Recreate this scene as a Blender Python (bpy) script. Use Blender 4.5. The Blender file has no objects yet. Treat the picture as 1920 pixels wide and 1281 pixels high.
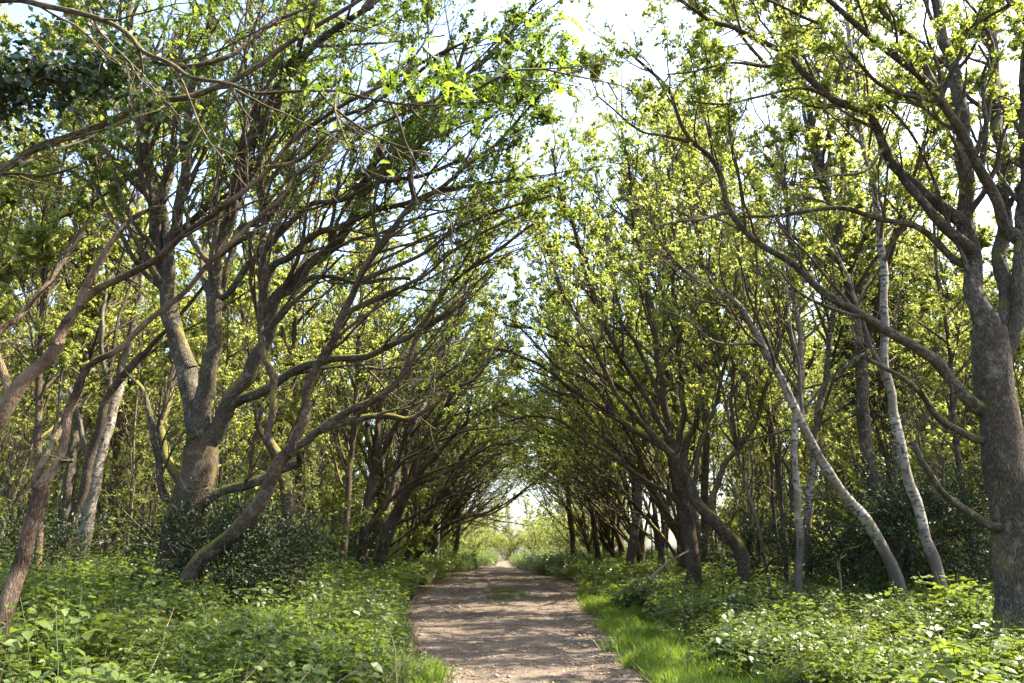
import bpy, math
import numpy as np
from mathutils import Vector, Matrix, Euler

S = bpy.context.scene
COL = S.collection
R = np.random.default_rng(11)

# ------------------------------------------------------------------ camera, sky, sun, exposure
F = 1397.0                      # focal length in photo pixels (1920 wide)
PITCH = math.radians(15.8)
EYE = np.array([0.0, 0.0, 1.6])
cam = bpy.data.objects.new('camera', bpy.data.cameras.new('camera'))
COL.objects.link(cam)
cam.location = EYE
cam.rotation_euler = (math.pi / 2 + PITCH, 0, 0)
cam.data.sensor_width = 36.0
cam.data.lens = 36.0 * F / 1920
cam.data.clip_start = 0.05
cam.data.clip_end = 3000
S.camera = cam

SUN_EL, SUN_AZ = math.radians(54), math.radians(78)      # azimuth measured from the view direction (+Y) to the right (+X)
W = bpy.data.worlds.new('World'); S.world = W; W.use_nodes = True
nt = W.node_tree
sky = nt.nodes.new('ShaderNodeTexSky'); sky.sky_type = 'NISHITA'; sky.sun_disc = False
sky.sun_elevation = SUN_EL; sky.sun_rotation = SUN_AZ
sky.air_density = 1.0; sky.dust_density = 3.0; sky.ozone_density = 1.0
bg = nt.nodes['Background']; bg.inputs['Strength'].default_value = 0.15
nt.links.new(sky.outputs[0], bg.inputs['Color'])
sl = bpy.data.lights.new('sun', 'SUN'); sl.energy = 5.0; sl.angle = math.radians(0.42); sl.color = (1.0, 0.91, 0.74)
sun = bpy.data.objects.new('sun', sl); COL.objects.link(sun)
sdir = Vector((math.sin(SUN_AZ) * math.cos(SUN_EL), math.cos(SUN_AZ) * math.cos(SUN_EL), math.sin(SUN_EL)))
sun.rotation_euler = sdir.to_track_quat('Z', 'Y').to_euler(); sun.location = (30, 30, 40)
V = S.view_settings
V.view_transform = 'Standard'; V.look = 'None'; V.gamma = 1; V.use_curve_mapping = False
V.exposure = 2.32
cy = S.cycles
cy.max_bounces = 7; cy.diffuse_bounces = 4; cy.glossy_bounces = 2; cy.transmission_bounces = 4; cy.transparent_max_bounces = 4
cy.caustics_reflective = False; cy.caustics_refractive = False
cy.use_denoising = True; cy.denoiser = 'OPENIMAGEDENOISE'
cy.use_adaptive_sampling = True; cy.adaptive_threshold = 0.02
cy.sample_clamp_indirect = 6.0

# ------------------------------------------------------------------ geometry helpers
CP, SP = math.cos(PITCH), math.sin(PITCH)
def ray(px, py):
    u, v = (px - 960) / F, (640.5 - py) / F
    return np.array([u, CP - v * SP, SP + v * CP])
def at(px, py, y):
    d = ray(px, py); return EYE + d * (y / d[1])
def pxm(px, py, y):                                   # metres per photo pixel at that place
    return (y / ray(px, py)[1]) / F
def sstep(a, b, x):
    t = np.clip((x - a) / (b - a), 0, 1); return t * t * (3 - 2 * t)
def snoise(x, y, f=1.0, s=0.0):
    return (np.sin(x * f * 1.3 + y * f * .7 + s) + np.sin(x * f * -.6 + y * f * 1.7 + 1.7 + s * 2) + np.sin(x * f * 2.3 - y * f * 1.1 + 4.1 + s * 3) * .6) / 2.6

def prof(y): return 0.6 * sstep(6, 48, y)
def ground_on_ray(px, py):
    y = 10.0
    for _ in range(60):
        d = ray(px, py); t = (prof(y) - EYE[2]) / d[2]; y = 0.5 * y + 0.5 * np.clip(d[1] * t, 1, 200)
    return EYE[0] + d[0] * t, y
LE = [(815,1281),(795,1240),(775,1190),(764,1155),(775,1125),(795,1108),(830,1092),(862,1077),(905,1067),(931,1060),(936,1053)]
RE = [(1240,1281),(1200,1240),(1168,1195),(1138,1160),(1104,1130),(1092,1110),(1066,1093),(1010,1078),(964,1067),(956,1060),(951,1053)]
le = [ground_on_ray(*p) for p in LE]; re_ = [ground_on_ray(*p) for p in RE]
ly = np.array([-30, 4] + [p[1] for p in le] + [120, 260]); lx = np.array([-1.5, -1.35] + [p[0] for p in le] + [-2.6, -5])
ry = np.array([-30, 4] + [p[1] for p in re_] + [120, 260]); rx = np.array([2.2, 2.0] + [p[0] for p in re_] + [-.6, -3])
def path_l(y): return np.interp(y, ly, lx)
def path_r(y): return np.interp(y, ry, rx)
def off_path(x, y):                                    # metres outside the path (negative inside)
    return np.maximum(path_l(y) - x, x - path_r(y))
def gz(x, y):
    o = off_path(x, y)
    z = prof(y) + (0.30 + .25 * (x < 0)) * sstep(0.8, 6.0, o) * (1 - 0.5 * sstep(40, 80, y)) + 0.07 * snoise(x, y, .9) * sstep(0, 1.5, o)
    return z
def gz_low(x, y):
    return gz(x, y) - 0.07 * (1 - sstep(-0.45, 0.05, off_path(x, y)))

def mesh_np(name, co, polys, uv=None, smooth=False, tone=None, mats=()):
    """co (n,3); polys list of (m,k) int arrays; uv per-loop; tone per-face"""
    me = bpy.data.meshes.new(name)
    co = np.ascontiguousarray(co, dtype=np.float32)
    me.vertices.add(len(co)); me.vertices.foreach_set('co', co.ravel())
    li = np.concatenate([p.ravel() for p in polys]).astype(np.int32)
    tot = np.concatenate([np.full(len(p), p.shape[1], np.int32) for p in polys])
    st = np.concatenate([[0], np.cumsum(tot)[:-1]]).astype(np.int32)
    me.loops.add(len(li)); me.loops.foreach_set('vertex_index', li)
    me.polygons.add(len(tot)); me.polygons.foreach_set('loop_start', st)
    if smooth: me.polygons.foreach_set('use_smooth', np.ones(len(tot), bool))
    me.update(calc_edges=True)
    if uv is not None:
        l = me.uv_layers.new(name='UVMap'); l.data.foreach_set('uv', np.ascontiguousarray(uv, dtype=np.float32).ravel())
    if tone is not None:
        a = me.attributes.new('tone', 'FLOAT', 'FACE'); a.data.foreach_set('value', np.ascontiguousarray(tone, dtype=np.float32))
    for m in mats: me.materials.append(m)
    return me
def link(name, me, parent=None, **props):
    o = bpy.data.objects.new(name, me); COL.objects.link(o)
    if parent is not None: o.parent = parent
    for k, v in props.items(): o[k] = v
    return o
def empty(name, loc, label, cat, group=None):
    o = bpy.data.objects.new(name, None); COL.objects.link(o); o.location = loc; o.empty_display_size = .3
    o['label'] = label; o['category'] = cat
    if group: o['group'] = group
    return o
def copy_tree(root, loc, rz, sc, label=None):
    def cp(o, par):
        c = o.copy(); COL.objects.link(c); c.parent = par
        for ch in KIDS.get(o.name, []): cp(ch, c)
        return c
    c = cp(root, None); c.location = loc; c.rotation_euler = (0, 0, rz); c.scale = (sc, sc, sc)
    if label: c['label'] = label
    return c
KIDS = {}

def norm(a): return a / np.maximum(np.linalg.norm(a, axis=-1, keepdims=True), 1e-9)

class Tubes:
    """collects tapering tubes, built as one mesh"""
    def __init__(s): s.co, s.q, s.uv, s.n = [], [], [], 0
    def add(s, P, Rr, k, lump=0.0, cap=False, seed=0.0):
        P = np.asarray(P, float); Rr = np.asarray(Rr, float)
        if P.ndim == 2: P, Rr = P[None], Rr[None]
        N, m, _ = P.shape
        T = norm(np.gradient(P, axis=1))
        ax = np.argmin(np.abs(T).mean(1), axis=1)
        ref = np.eye(3)[ax][:, None, :]
        U = norm(np.cross(T, ref)); Vv = np.cross(T, U)
        a = np.arange(k) * 2 * math.pi / k
        ring = U[:, :, None, :] * np.cos(a)[None, None, :, None] + Vv[:, :, None, :] * np.sin(a)[None, None, :, None]
        rr = Rr[:, :, None] * np.ones(k)
        if lump:
            L = np.cumsum(np.concatenate([np.zeros((N, 1)), np.linalg.norm(np.diff(P, axis=1), axis=2)], 1), 1)[:, :, None]
            w = 1.0 / np.maximum(Rr.max(), .03)
            rr = rr * (1 + lump * (np.sin(L * w * .9 + seed + 2 * a) * .5 + np.sin(L * w * 2.1 + seed * 2 - 3 * a + 1) * .3 + np.sin(L * w * .37 + seed * 3 + a) * .6 + np.sin(5 * a + seed + L * w * .3) * .25))
        co = P[:, :, None, :] + ring * rr[..., None]
        base = s.n + (np.arange(N)[:, None, None] * m + np.arange(m - 1)[None, :, None]) * k
        j = np.arange(k)[None, None, :]; j2 = (j + 1) % k
        q = np.stack([base + j, base + j2, base + k + j2, base + k + j], -1).reshape(-1, 4)
        Lc = np.cumsum(np.concatenate([np.zeros((N, 1)), np.linalg.norm(np.diff(P, axis=1), axis=2)], 1), 1)
        c0 = 2 * math.pi * Rr.max(1)[:, None, None]
        u0 = (c0 * (j / k)); u1 = (c0 * ((j + 1) / k))
        v0 = Lc[:, :-1, None]; v1 = Lc[:, 1:, None]
        o = np.ones((N, m - 1, k)); off = (np.arange(N) * 1.37)[:, None, None]
        uv = np.stack([np.stack([u0 * o, v0 * o + off], -1), np.stack([u1 * o, v0 * o + off], -1), np.stack([u1 * o, v1 * o + off], -1), np.stack([u0 * o, v1 * o + off], -1)], 3).reshape(-1, 2)
        s.co.append(co.reshape(-1, 3)); s.q.append(q); s.uv.append(uv); s.n += N * m * k
    def mesh(s, name, mat):
        return mesh_np(name, np.concatenate(s.co), [np.concatenate(s.q)], np.concatenate(s.uv), True, None, [mat])

def spline(pts, rad, step):
    """Catmull-Rom through pts, resampled"""
    pts = np.asarray(pts, float); rad = np.asarray(rad, float)
    n = len(pts)
    if n == 2:
        pts = np.array([pts[0], pts.mean(0), pts[1]]); rad = np.array([rad[0], rad.mean(), rad[1]]); n = 3
    ext = np.vstack([2 * pts[0] - pts[1], pts, 2 * pts[-1] - pts[-2]])
    out, ro = [], []
    for i in range(n - 1):
        p0, p1, p2, p3 = ext[i:i + 4]
        m = max(2, int(np.linalg.norm(p2 - p1) / step) + 1)
        t = np.linspace(0, 1, m, endpoint=False)[:, None]
        out.append(0.5 * (2 * p1 + (p2 - p0) * t + (2 * p0 - 5 * p1 + 4 * p2 - p3) * t ** 2 + (3 * p1 - p0 - 3 * p2 + p3) * t ** 3))
        ro.append(rad[i] + (rad[i + 1] - rad[i]) * t[:, 0])
    out.append(pts[-1:]); ro.append(rad[-1:])
    return np.vstack(out), np.concatenate(ro)

def grow(rng, p0, d0, L, m, wig, bias, bs):
    """N wandering paths of m segments"""
    N = len(p0); P = np.empty((N, m + 1, 3)); P[:, 0] = p0; d = norm(d0)
    for i in range(m):
        P[:, i + 1] = P[:, i] + d * (L / m)[:, None]
        d = norm(d + rng.normal(0, wig, (N, 3)) + bias * bs)
    return P
def sprout(rng, P, Rr, per, t0, t1, ang, lenf, lmin, lmax, m, wig, bias, bs, rf=.55, rmin=.004, keep=None):
    """children of a batch of branches; per = children per branch"""
    N, mm, _ = P.shape
    t = (t0 + (t1 - t0) * (np.arange(per)[None] + rng.random((N, per))) / per) * (mm - 1)
    i = np.minimum(t.astype(int), mm - 2); f = (t - i)[..., None]
    n = np.arange(N)[:, None]
    a, b = P[n, i], P[n, i + 1]
    p = (a + (b - a) * f).reshape(-1, 3); T = norm(b - a).reshape(-1, 3)
    r = (Rr[n, i] + (Rr[n, i + 1] - Rr[n, i]) * f[..., 0]).reshape(-1)
    BL = np.linalg.norm(np.diff(P, axis=1), axis=2).sum(1)
    L = np.clip((BL[:, None] * lenf * (1.15 - .6 * t / (mm - 1))).reshape(-1) * rng.uniform(.6, 1.3, N * per), lmin, lmax)
    side = norm(np.cross(T, rng.normal(0, 1, T.shape)))
    an = rng.uniform(ang[0], ang[1], len(p))[:, None]
    d = norm(T * np.cos(an) + side * np.sin(an) + bias * bs * 1.5)
    if keep is not None:
        k = keep(p, rng); p, d, L, r = p[k], d[k], L[k], r[k]
    Q = grow(rng, p, d, L, m, wig, bias, bs)
    r0 = np.minimum(np.maximum(r * rf, rmin), .035 * L + .003)
    return Q, r0[:, None] * np.linspace(1, .35, m + 1)[None]
def leaf_spots(rng, P, per, t0=.15):
    N, mm, _ = P.shape
    t = (t0 + (1 - t0) * rng.random((N, per))) * (mm - 1); i = np.minimum(t.astype(int), mm - 2); f = (t - i)[..., None]
    n = np.arange(N)[:, None]; a, b = P[n, i], P[n, i + 1]
    return (a + (b - a) * f).reshape(-1, 3), norm(b - a).reshape(-1, 3)

def leaf_mesh(rng, name, C, T, size, mat, up=.75, along=.6, wide=.3, tone=None, lobes=False):
    """many small folded leaves"""
    N = len(C)
    A = norm(T * along + rng.normal(0, .75, (N, 3)) + np.array([0, 0, -.15]))
    Nn = rng.normal(0, .55, (N, 3)) + np.array([0, 0, up]); Nn = norm(Nn - A * (Nn * A).sum(1, keepdims=True)); Wd = np.cross(A, Nn)
    s = (size * rng.uniform(.65, 1.3, N))[:, None]
    C = C + rng.normal(0, .02, (N, 3))
    if lobes:
        v = [C, C + A * s * .34 + Wd * s * wide * .85 + Nn * s * .07, C + A * s * .5 + Wd * s * wide * .62 + Nn * s * .05, C + A * s * .70 + Wd * s * wide * 1.1 + Nn * s * .06, C + A * s - Nn * s * .08,
             C + A * s * .70 - Wd * s * wide * 1.1 + Nn * s * .06, C + A * s * .5 - Wd * s * wide * .62 + Nn * s * .05, C + A * s * .34 - Wd * s * wide * .85 + Nn * s * .07]
        b = np.arange(N)[:, None] * 8
        tri = np.concatenate([b + np.array([0, 1, 2]), b + np.array([0, 2, 4]), b + np.array([2, 3, 4]), b + np.array([0, 4, 6]), b + np.array([4, 5, 6]), b + np.array([0, 6, 7])], 0)
        rep = 6
    else:
        v = [C, C + A * s * .48 + Wd * s * wide + Nn * s * .09, C + A * s - Nn * s * .10, C + A * s * .48 - Wd * s * wide + Nn * s * .09]
        b = np.arange(N)[:, None] * 4
        tri = np.concatenate([b + np.array([0, 1, 2]), b + np.array([0, 2, 3])], 0); rep = 2
    co = np.stack(v, 1).reshape(-1, 3)
    if tone is None: tone = rng.random(N)
    return mesh_np(name, co, [tri], None, False, np.tile(tone, rep), [mat])

# ------------------------------------------------------------------ materials
def newmat(name):
    m = bpy.data.materials.new(name); m.use_nodes = True; t = m.node_tree
    for n in list(t.nodes): t.nodes.remove(n)
    out = t.nodes.new('ShaderNodeOutputMaterial')
    return m, t, out, lambda k, **kw: _node(t, k, kw)
def _node(t, k, kw):
    n = t.nodes.new('ShaderNode' + k)
    for a, v in kw.items():
        if a.startswith('i_'):
            key = a[2:].replace('_', ' ')
            n.inputs[int(key) if key.isdigit() else key].default_value = v
        else: setattr(n, a, v)
    return n
def ramp(t, fac, stops):
    n = t.nodes.new('ShaderNodeValToRGB'); e = n.color_ramp.elements
    while len(e) < len(stops): e.new(.5)
    for x, (p, c) in zip(e, stops):
        x.position = p; x.color = (*c, 1) if len(c) == 3 else c
    t.links.new(fac, n.inputs[0]); return n.outputs[0]
def mixc(t, fac, a, b, mode='MIX'):
    n = t.nodes.new('ShaderNodeMix'); n.data_type = 'RGBA'; n.blend_type = mode
    for sock, v in ((n.inputs[0], fac), (n.inputs[6], a), (n.inputs[7], b)):
        if hasattr(v, 'links'): t.links.new(v, sock)
        else: sock.default_value = v if not isinstance(v, tuple) or len(v) == 4 else (*v, 1)
    return n.outputs[2]

def leaf_mat(name, dark, light, trans, tw=.5, rough=.45, spec=.35):
    m, t, out, N = newmat(name)
    tn = N('Attribute', attribute_name='tone'); ge = N('NewGeometry'); oi = N('ObjectInfo')
    nz = N('TexNoise', i_Scale=.55, i_Detail=2.0); t.links.new(ge.outputs['Position'], nz.inputs['Vector'])
    a = N('Math', operation='MULTIPLY_ADD', i_1=.55); t.links.new(tn.outputs['Fac'], a.inputs[0])
    b = N('Math', operation='MULTIPLY_ADD', i_1=.9, i_2=-.23); t.links.new(nz.outputs[0], b.inputs[0]); t.links.new(b.outputs[0], a.inputs[2])
    c = N('Math', operation='MULTIPLY_ADD', i_1=.3, i_2=-.12); t.links.new(oi.outputs['Random'], c.inputs[0])
    d = N('Math', operation='ADD', use_clamp=True); t.links.new(a.outputs[0], d.inputs[0]); t.links.new(c.outputs[0], d.inputs[1])
    col = ramp(t, d.outputs[0], [(0, dark), (1, light)])
    tcol = ramp(t, d.outputs[0], [(0, tuple(x * .75 for x in trans)), (1, trans)])
    p = N('BsdfPrincipled', i_Roughness=rough); p.inputs['Specular IOR Level'].default_value = spec
    t.links.new(col, p.inputs['Base Color'])
    tr = N('BsdfTranslucent'); t.links.new(tcol, tr.inputs['Color'])
    mx = N('MixShader', i_0=tw); t.links.new(p.outputs[0], mx.inputs[1]); t.links.new(tr.outputs[0], mx.inputs[2])
    t.links.new(mx.outputs[0], out.inputs[0]); return m

def bark_mat(name, c0, c1, moss=.5, lichen=.3, fiss=(30, 9), bump=.6, red=None):
    m, t, out, N = newmat(name)
    uv = N('UVMap', uv_map='UVMap'); ge = N('NewGeometry')
    mp = N('Mapping'); mp.inputs['Scale'].default_value = (fiss[0], fiss[1], 1); t.links.new(uv.outputs[0], mp.inputs[0])
    v = N('TexVoronoi', feature='DISTANCE_TO_EDGE', i_Scale=1.0); 
    nw = N('TexNoise', i_Scale=1.3, i_Detail=4.0); t.links.new(mp.outputs[0], nw.inputs['Vector'])
    wv = mixc(t, .8, mp.outputs[0], nw.outputs['Color'], 'ADD'); t.links.new(wv, v.inputs['Vector'])
    h = ramp(t, v.outputs['Distance'], [(0, (0, 0, 0)), (.28, (1, 1, 1))])
    n2 = N('TexNoise', i_Scale=3.0, i_Detail=5.0, i_Roughness=.65); t.links.new(ge.outputs['Position'], n2.inputs['Vector'])
    base = ramp(t, n2.outputs[0], [(.3, c0), (.7, c1)])
    base = mixc(t, h, tuple(x * .6 for x in c0), base)
    n6 = N('TexNoise', i_Scale=.9, i_Detail=3.0); t.links.new(ge.outputs['Position'], n6.inputs['Vector'])
    base = mixc(t, 1.0, base, ramp(t, n6.outputs[0], [(.3, (.62, .58, .55)), (.7, (1.25, 1.2, 1.12))]), 'MULTIPLY')
    if red:
        n5 = N('TexNoise', i_Scale=2.2, i_Detail=3.0); t.links.new(ge.outputs['Position'], n5.inputs['Vector'])
        base = mixc(t, ramp(t, n5.outputs[0], [(.42, (0, 0, 0)), (.6, (1, 1, 1))]), base, red)
    # lichen blotches
    n3 = N('TexNoise', i_Scale=7.0, i_Detail=6.0, i_Roughness=.7); t.links.new(ge.outputs['Position'], n3.inputs['Vector'])
    lf = ramp(t, n3.outputs[0], [(.54, (0, 0, 0)), (.72, (lichen,) * 3)])
    base = mixc(t, lf, base, (.27, .27, .21))
    # moss on upper faces
    sx = N('SeparateXYZ'); t.links.new(ge.outputs['Normal'], sx.inputs[0])
    n4 = N('TexNoise', i_Scale=1.6, i_Detail=4.0); t.links.new(ge.outputs['Position'], n4.inputs['Vector'])
    ad = N('Math', operation='MULTIPLY_ADD', i_1=.42); t.links.new(sx.outputs[2], ad.inputs[0]); t.links.new(n4.outputs[0], ad.inputs[2])
    mf = ramp(t, ad.outputs[0], [(.60, (0, 0, 0)), (.80, (moss,) * 3)])
    base = mixc(t, mf, base, (.17, .155, .03))
    p = N('BsdfPrincipled', i_Roughness=.9); p.inputs['Specular IOR Level'].default_value = .15
    t.links.new(base, p.inputs['Base Color'])
    hs = N('Math', operation='MULTIPLY_ADD', i_1=.5); t.links.new(n3.outputs[0], hs.inputs[0]); t.links.new(h, hs.inputs[2])
    bp = N('Bump', i_Strength=bump, i_Distance=.02); t.links.new(hs.outputs[0], bp.inputs['Height']); t.links.new(bp.outputs[0], p.inputs['Normal'])
    t.links.new(p.outputs[0], out.inputs[0]); return m
def birch_mat(name):
    m, t, out, N = newmat(name)
    uv = N('UVMap', uv_map='UVMap'); ge = N('NewGeometry')
    mp = N('Mapping'); mp.inputs['Scale'].default_value = (2.2, 9, 1); t.links.new(uv.outputs[0], mp.inputs[0])
    n1 = N('TexNoise', i_Scale=2.0, i_Detail=5.0, i_Roughness=.6); t.links.new(mp.outputs[0], n1.inputs['Vector'])
    n2 = N('TexNoise', i_Scale=1.1, i_Detail=4.0); t.links.new(ge.outputs['Position'], n2.inputs['Vector'])
    base = ramp(t, n2.outputs[0], [(.35, (.14, .115, .085)), (.68, (.34, .31, .255))])
    dk = ramp(t, n1.outputs[0], [(.50, (0, 0, 0)), (.57, (1, 1, 1))])
    base = mixc(t, dk, base, (.04, .033, .027))
    n3 = N('TexNoise', i_Scale=2.6, i_Detail=5.0); t.links.new(ge.outputs['Position'], n3.inputs['Vector'])
    base = mixc(t, ramp(t, n3.outputs[0], [(.48, (0, 0, 0)), (.62, (.85,) * 3)]), base, (.12, .095, .055))
    sv = N('SeparateXYZ'); t.links.new(uv.outputs[0], sv.inputs[0])
    n7 = N('TexNoise', i_Scale=4.0, i_Detail=4.0); t.links.new(ge.outputs['Position'], n7.inputs['Vector'])
    hb = N('Math', operation='MULTIPLY_ADD', i_1=-.32, i_2=.72); t.links.new(sv.outputs[1], hb.inputs[0])
    hc = N('Math', operation='ADD'); t.links.new(hb.outputs[0], hc.inputs[0]); t.links.new(n7.outputs[0], hc.inputs[1])
    base = mixc(t, ramp(t, hc.outputs[0], [(.50, (0, 0, 0)), (.75, (.95,) * 3)]), base, (.06, .047, .035))
    v8 = N('TexVoronoi', i_Scale=1.0); m8 = N('Mapping'); m8.inputs['Scale'].default_value = (3.0, 2.2, 1); t.links.new(uv.outputs[0], m8.inputs[0]); t.links.new(mixc(t, .5, m8.outputs[0], n7.outputs['Color'], 'ADD'), v8.inputs['Vector'])
    base = mixc(t, ramp(t, v8.outputs['Distance'], [(.12, (1, 1, 1)), (.2, (0, 0, 0))]), base, (.035, .028, .022))
    p = N('BsdfPrincipled', i_Roughness=.75); t.links.new(base, p.inputs['Base Color'])
    bp = N('Bump', i_Strength=.4, i_Distance=.01); t.links.new(n1.outputs[0], bp.inputs['Height']); t.links.new(bp.outputs[0], p.inputs['Normal'])
    t.links.new(p.outputs[0], out.inputs[0]); return m

M_OAK = bark_mat('oak bark', (.06, .045, .031), (.17, .13, .092), moss=.9, lichen=.4)
M_GREY = bark_mat('grey lichened bark', (.058, .050, .038), (.165, .145, .11), moss=.9, lichen=.7)
M_RED = bark_mat('red brown bark', (.05, .032, .023), (.135, .088, .062), moss=.4, lichen=.3, red=(.20, .14, .095), bump=.9)
M_BOLE = bark_mat('old oak bole', (.08, .064, .047), (.235, .192, .145), moss=.95, lichen=.8, fiss=(34, 11), bump=.9)
M_DARK = bark_mat('dark bark', (.06, .047, .035), (.17, .135, .10), moss=.6, lichen=.3)
M_TWIG = bark_mat('twig bark', (.062, .05, .038), (.165, .132, .10), moss=.3, lichen=.3, bump=.1)
M_POLED = bark_mat('bleached wood', (.18, .165, .14), (.36, .33, .28), moss=.3, lichen=.3)
M_POLE = bark_mat('pole bark', (.10, .085, .065), (.26, .225, .18), moss=.5, lichen=.5, bump=.3)
M_BIRCH = birch_mat('birch bark')
L_OAK = leaf_mat('oak leaf', (.042, .062, .016), (.095, .125, .025), (.22, .30, .03), .5)
L_LIT = leaf_mat('sunlit oak leaf', (.065, .088, .016), (.13, .155, .03), (.40, .47, .07), .55)  # lighter copy of the oak leaf, sunlight put into its colours
L_SPRAY = leaf_mat('overhead oak leaf', (.05, .085, .012), (.10, .14, .02), (.24, .35, .03), .5)
L_BIRCH = leaf_mat('wood leaf', (.075, .095, .022), (.15, .17, .04), (.46, .51, .10), .58)
L_SHRUB = leaf_mat('shrub leaf', (.055, .075, .02), (.12, .145, .04), (.33, .40, .08), .5)
L_HOLLY = leaf_mat('holly leaf', (.018, .034, .016), (.042, .066, .028), (.03, .06, .01), .12, .45, .2)
L_IVY = leaf_mat('ivy leaf', (.012, .028, .010), (.03, .055, .016), (.04, .09, .01), .2, .35, .5)
L_NETTLE = leaf_mat('nettle leaf', (.042, .068, .016), (.105, .142, .032), (.20, .27, .03), .4, .42, .4)
L_BRAMBLE = leaf_mat('bramble leaf', (.05, .08, .018), (.125, .16, .04), (.22, .29, .03), .4, .36, .5)
L_GRASS = leaf_mat('grass blade', (.06, .11, .015), (.13, .19, .03), (.24, .34, .03), .45, .5, .3)

def soil_mat(name, c0, c1, c2):
    m, t, out, N = newmat(name)
    ge = N('NewGeometry')
    a = N('TexNoise', i_Scale=.9, i_Detail=6.0, i_Roughness=.6); t.links.new(ge.outputs['Position'], a.inputs['Vector'])
    b = N('TexNoise', i_Scale=22.0, i_Detail=5.0, i_Roughness=.7); t.links.new(ge.outputs['Position'], b.inputs['Vector'])
    base = ramp(t, a.outputs[0], [(.3, c0), (.7, c1)])
    base = mixc(t, ramp(t, b.outputs[0], [(.5, (0, 0, 0)), (.72, (.8,) * 3)]), base, c2)
    v = N('TexVoronoi', i_Scale=55.0); t.links.new(ge.outputs['Position'], v.inputs['Vector'])
    base = mixc(t, .35, base, mixc(t, 1.0, base, v.outputs['Color'], 'MULTIPLY'))
    p = N('BsdfPrincipled', i_Roughness=.95); p.inputs['Specular IOR Level'].default_value = .1
    t.links.new(base, p.inputs['Base Color'])
    ad = N('Math', operation='ADD'); t.links.new(a.outputs[0], ad.inputs[0]); t.links.new(b.outputs[0], ad.inputs[1])
    bp = N('Bump', i_Strength=.7, i_Distance=.03); t.links.new(ad.outputs[0], bp.inputs['Height']); t.links.new(bp.outputs[0], p.inputs['Normal'])
    t.links.new(p.outputs[0], out.inputs[0]); return m
M_PATH = soil_mat('trodden earth', (.088, .068, .050), (.205, .162, .125), (.05, .035, .025))
M_SOIL = soil_mat('woodland floor', (.05, .038, .025), (.10, .075, .045), (.03, .022, .014))
def litter_mat():
    m, t, out, N = newmat('dead leaf')
    tn = N('Attribute', attribute_name='tone')
    c = ramp(t, tn.outputs['Fac'], [(0, (.07, .04, .022)), (.6, (.20, .125, .07)), (1, (.36, .27, .18))])
    p = N('BsdfPrincipled', i_Roughness=.8); t.links.new(c, p.inputs['Base Color']); t.links.new(p.outputs[0], out.inputs[0]); return m
M_LITTER = litter_mat()

# ------------------------------------------------------------------ setting: ground and path
def grid(name, xs, ys, zf, mat, kind='structure'):
    X, Y = np.meshgrid(xs, ys); Z = zf(X, Y)
    nx, ny = len(xs), len(ys)
    i = (np.arange(ny - 1)[:, None] * nx + np.arange(nx - 1)[None]).ravel()
    q = np.stack([i, i + 1, i + nx + 1, i + nx], 1)
    return link(name, mesh_np(name, np.stack([X, Y, Z], -1).reshape(-1, 3), [q], None, True, None, [mat]), None, kind=kind)
xs = np.concatenate([np.linspace(-500, -60, 12), np.linspace(-50, -10, 41), np.linspace(-9.7, 9.7, 66), np.linspace(10, 50, 41), np.linspace(60, 500, 12)])
ys = np.concatenate([np.linspace(-80, -10, 15), np.linspace(-9, 60, 170), np.linspace(62, 140, 60), np.linspace(150, 900, 25)])
grid('ground', xs, ys, gz_low, M_SOIL)
py = np.concatenate([np.linspace(-30, 2, 30), np.linspace(2.2, 40, 320), np.linspace(40.5, 120, 110), np.linspace(124, 250, 30)])
e = np.linspace(0, 1, 41)
PL = path_l(py) - .12 + .10 * snoise(py, py * 0, 3.1) + .05 * snoise(py, py * 0, 9)
PR = path_r(py) + .12 + .10 * snoise(py, py * 0, 2.7, 2) + .05 * snoise(py, py * 0, 8, 1)
X = PL[:, None] + (PR - PL)[:, None] * e[None]; Y = np.repeat(py[:, None], 41, 1)
Z = prof(Y) + .008 * snoise(X, Y, 11, 1) + .012 * snoise(X, Y, 5) + .014 * snoise(X, Y, 2.1, 3) - .035 * np.exp(-((np.abs(e[None] - .5) - .24) / .09) ** 2) + .012 - .05 * (np.abs(e[None] - .5) * 2) ** 8
i = (np.arange(len(py) - 1)[:, None] * 41 + np.arange(40)[None]).ravel()
link('path', mesh_np('path', np.stack([X, Y, Z], -1).reshape(-1, 3), [np.stack([i, i + 1, i + 42, i + 41], 1)], None, True, None, [M_PATH]), None, kind='structure')

# ------------------------------------------------------------------ trees traced one by one
def ring_k(r): return int(np.clip(6 + r * 40, 6, 18))

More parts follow.
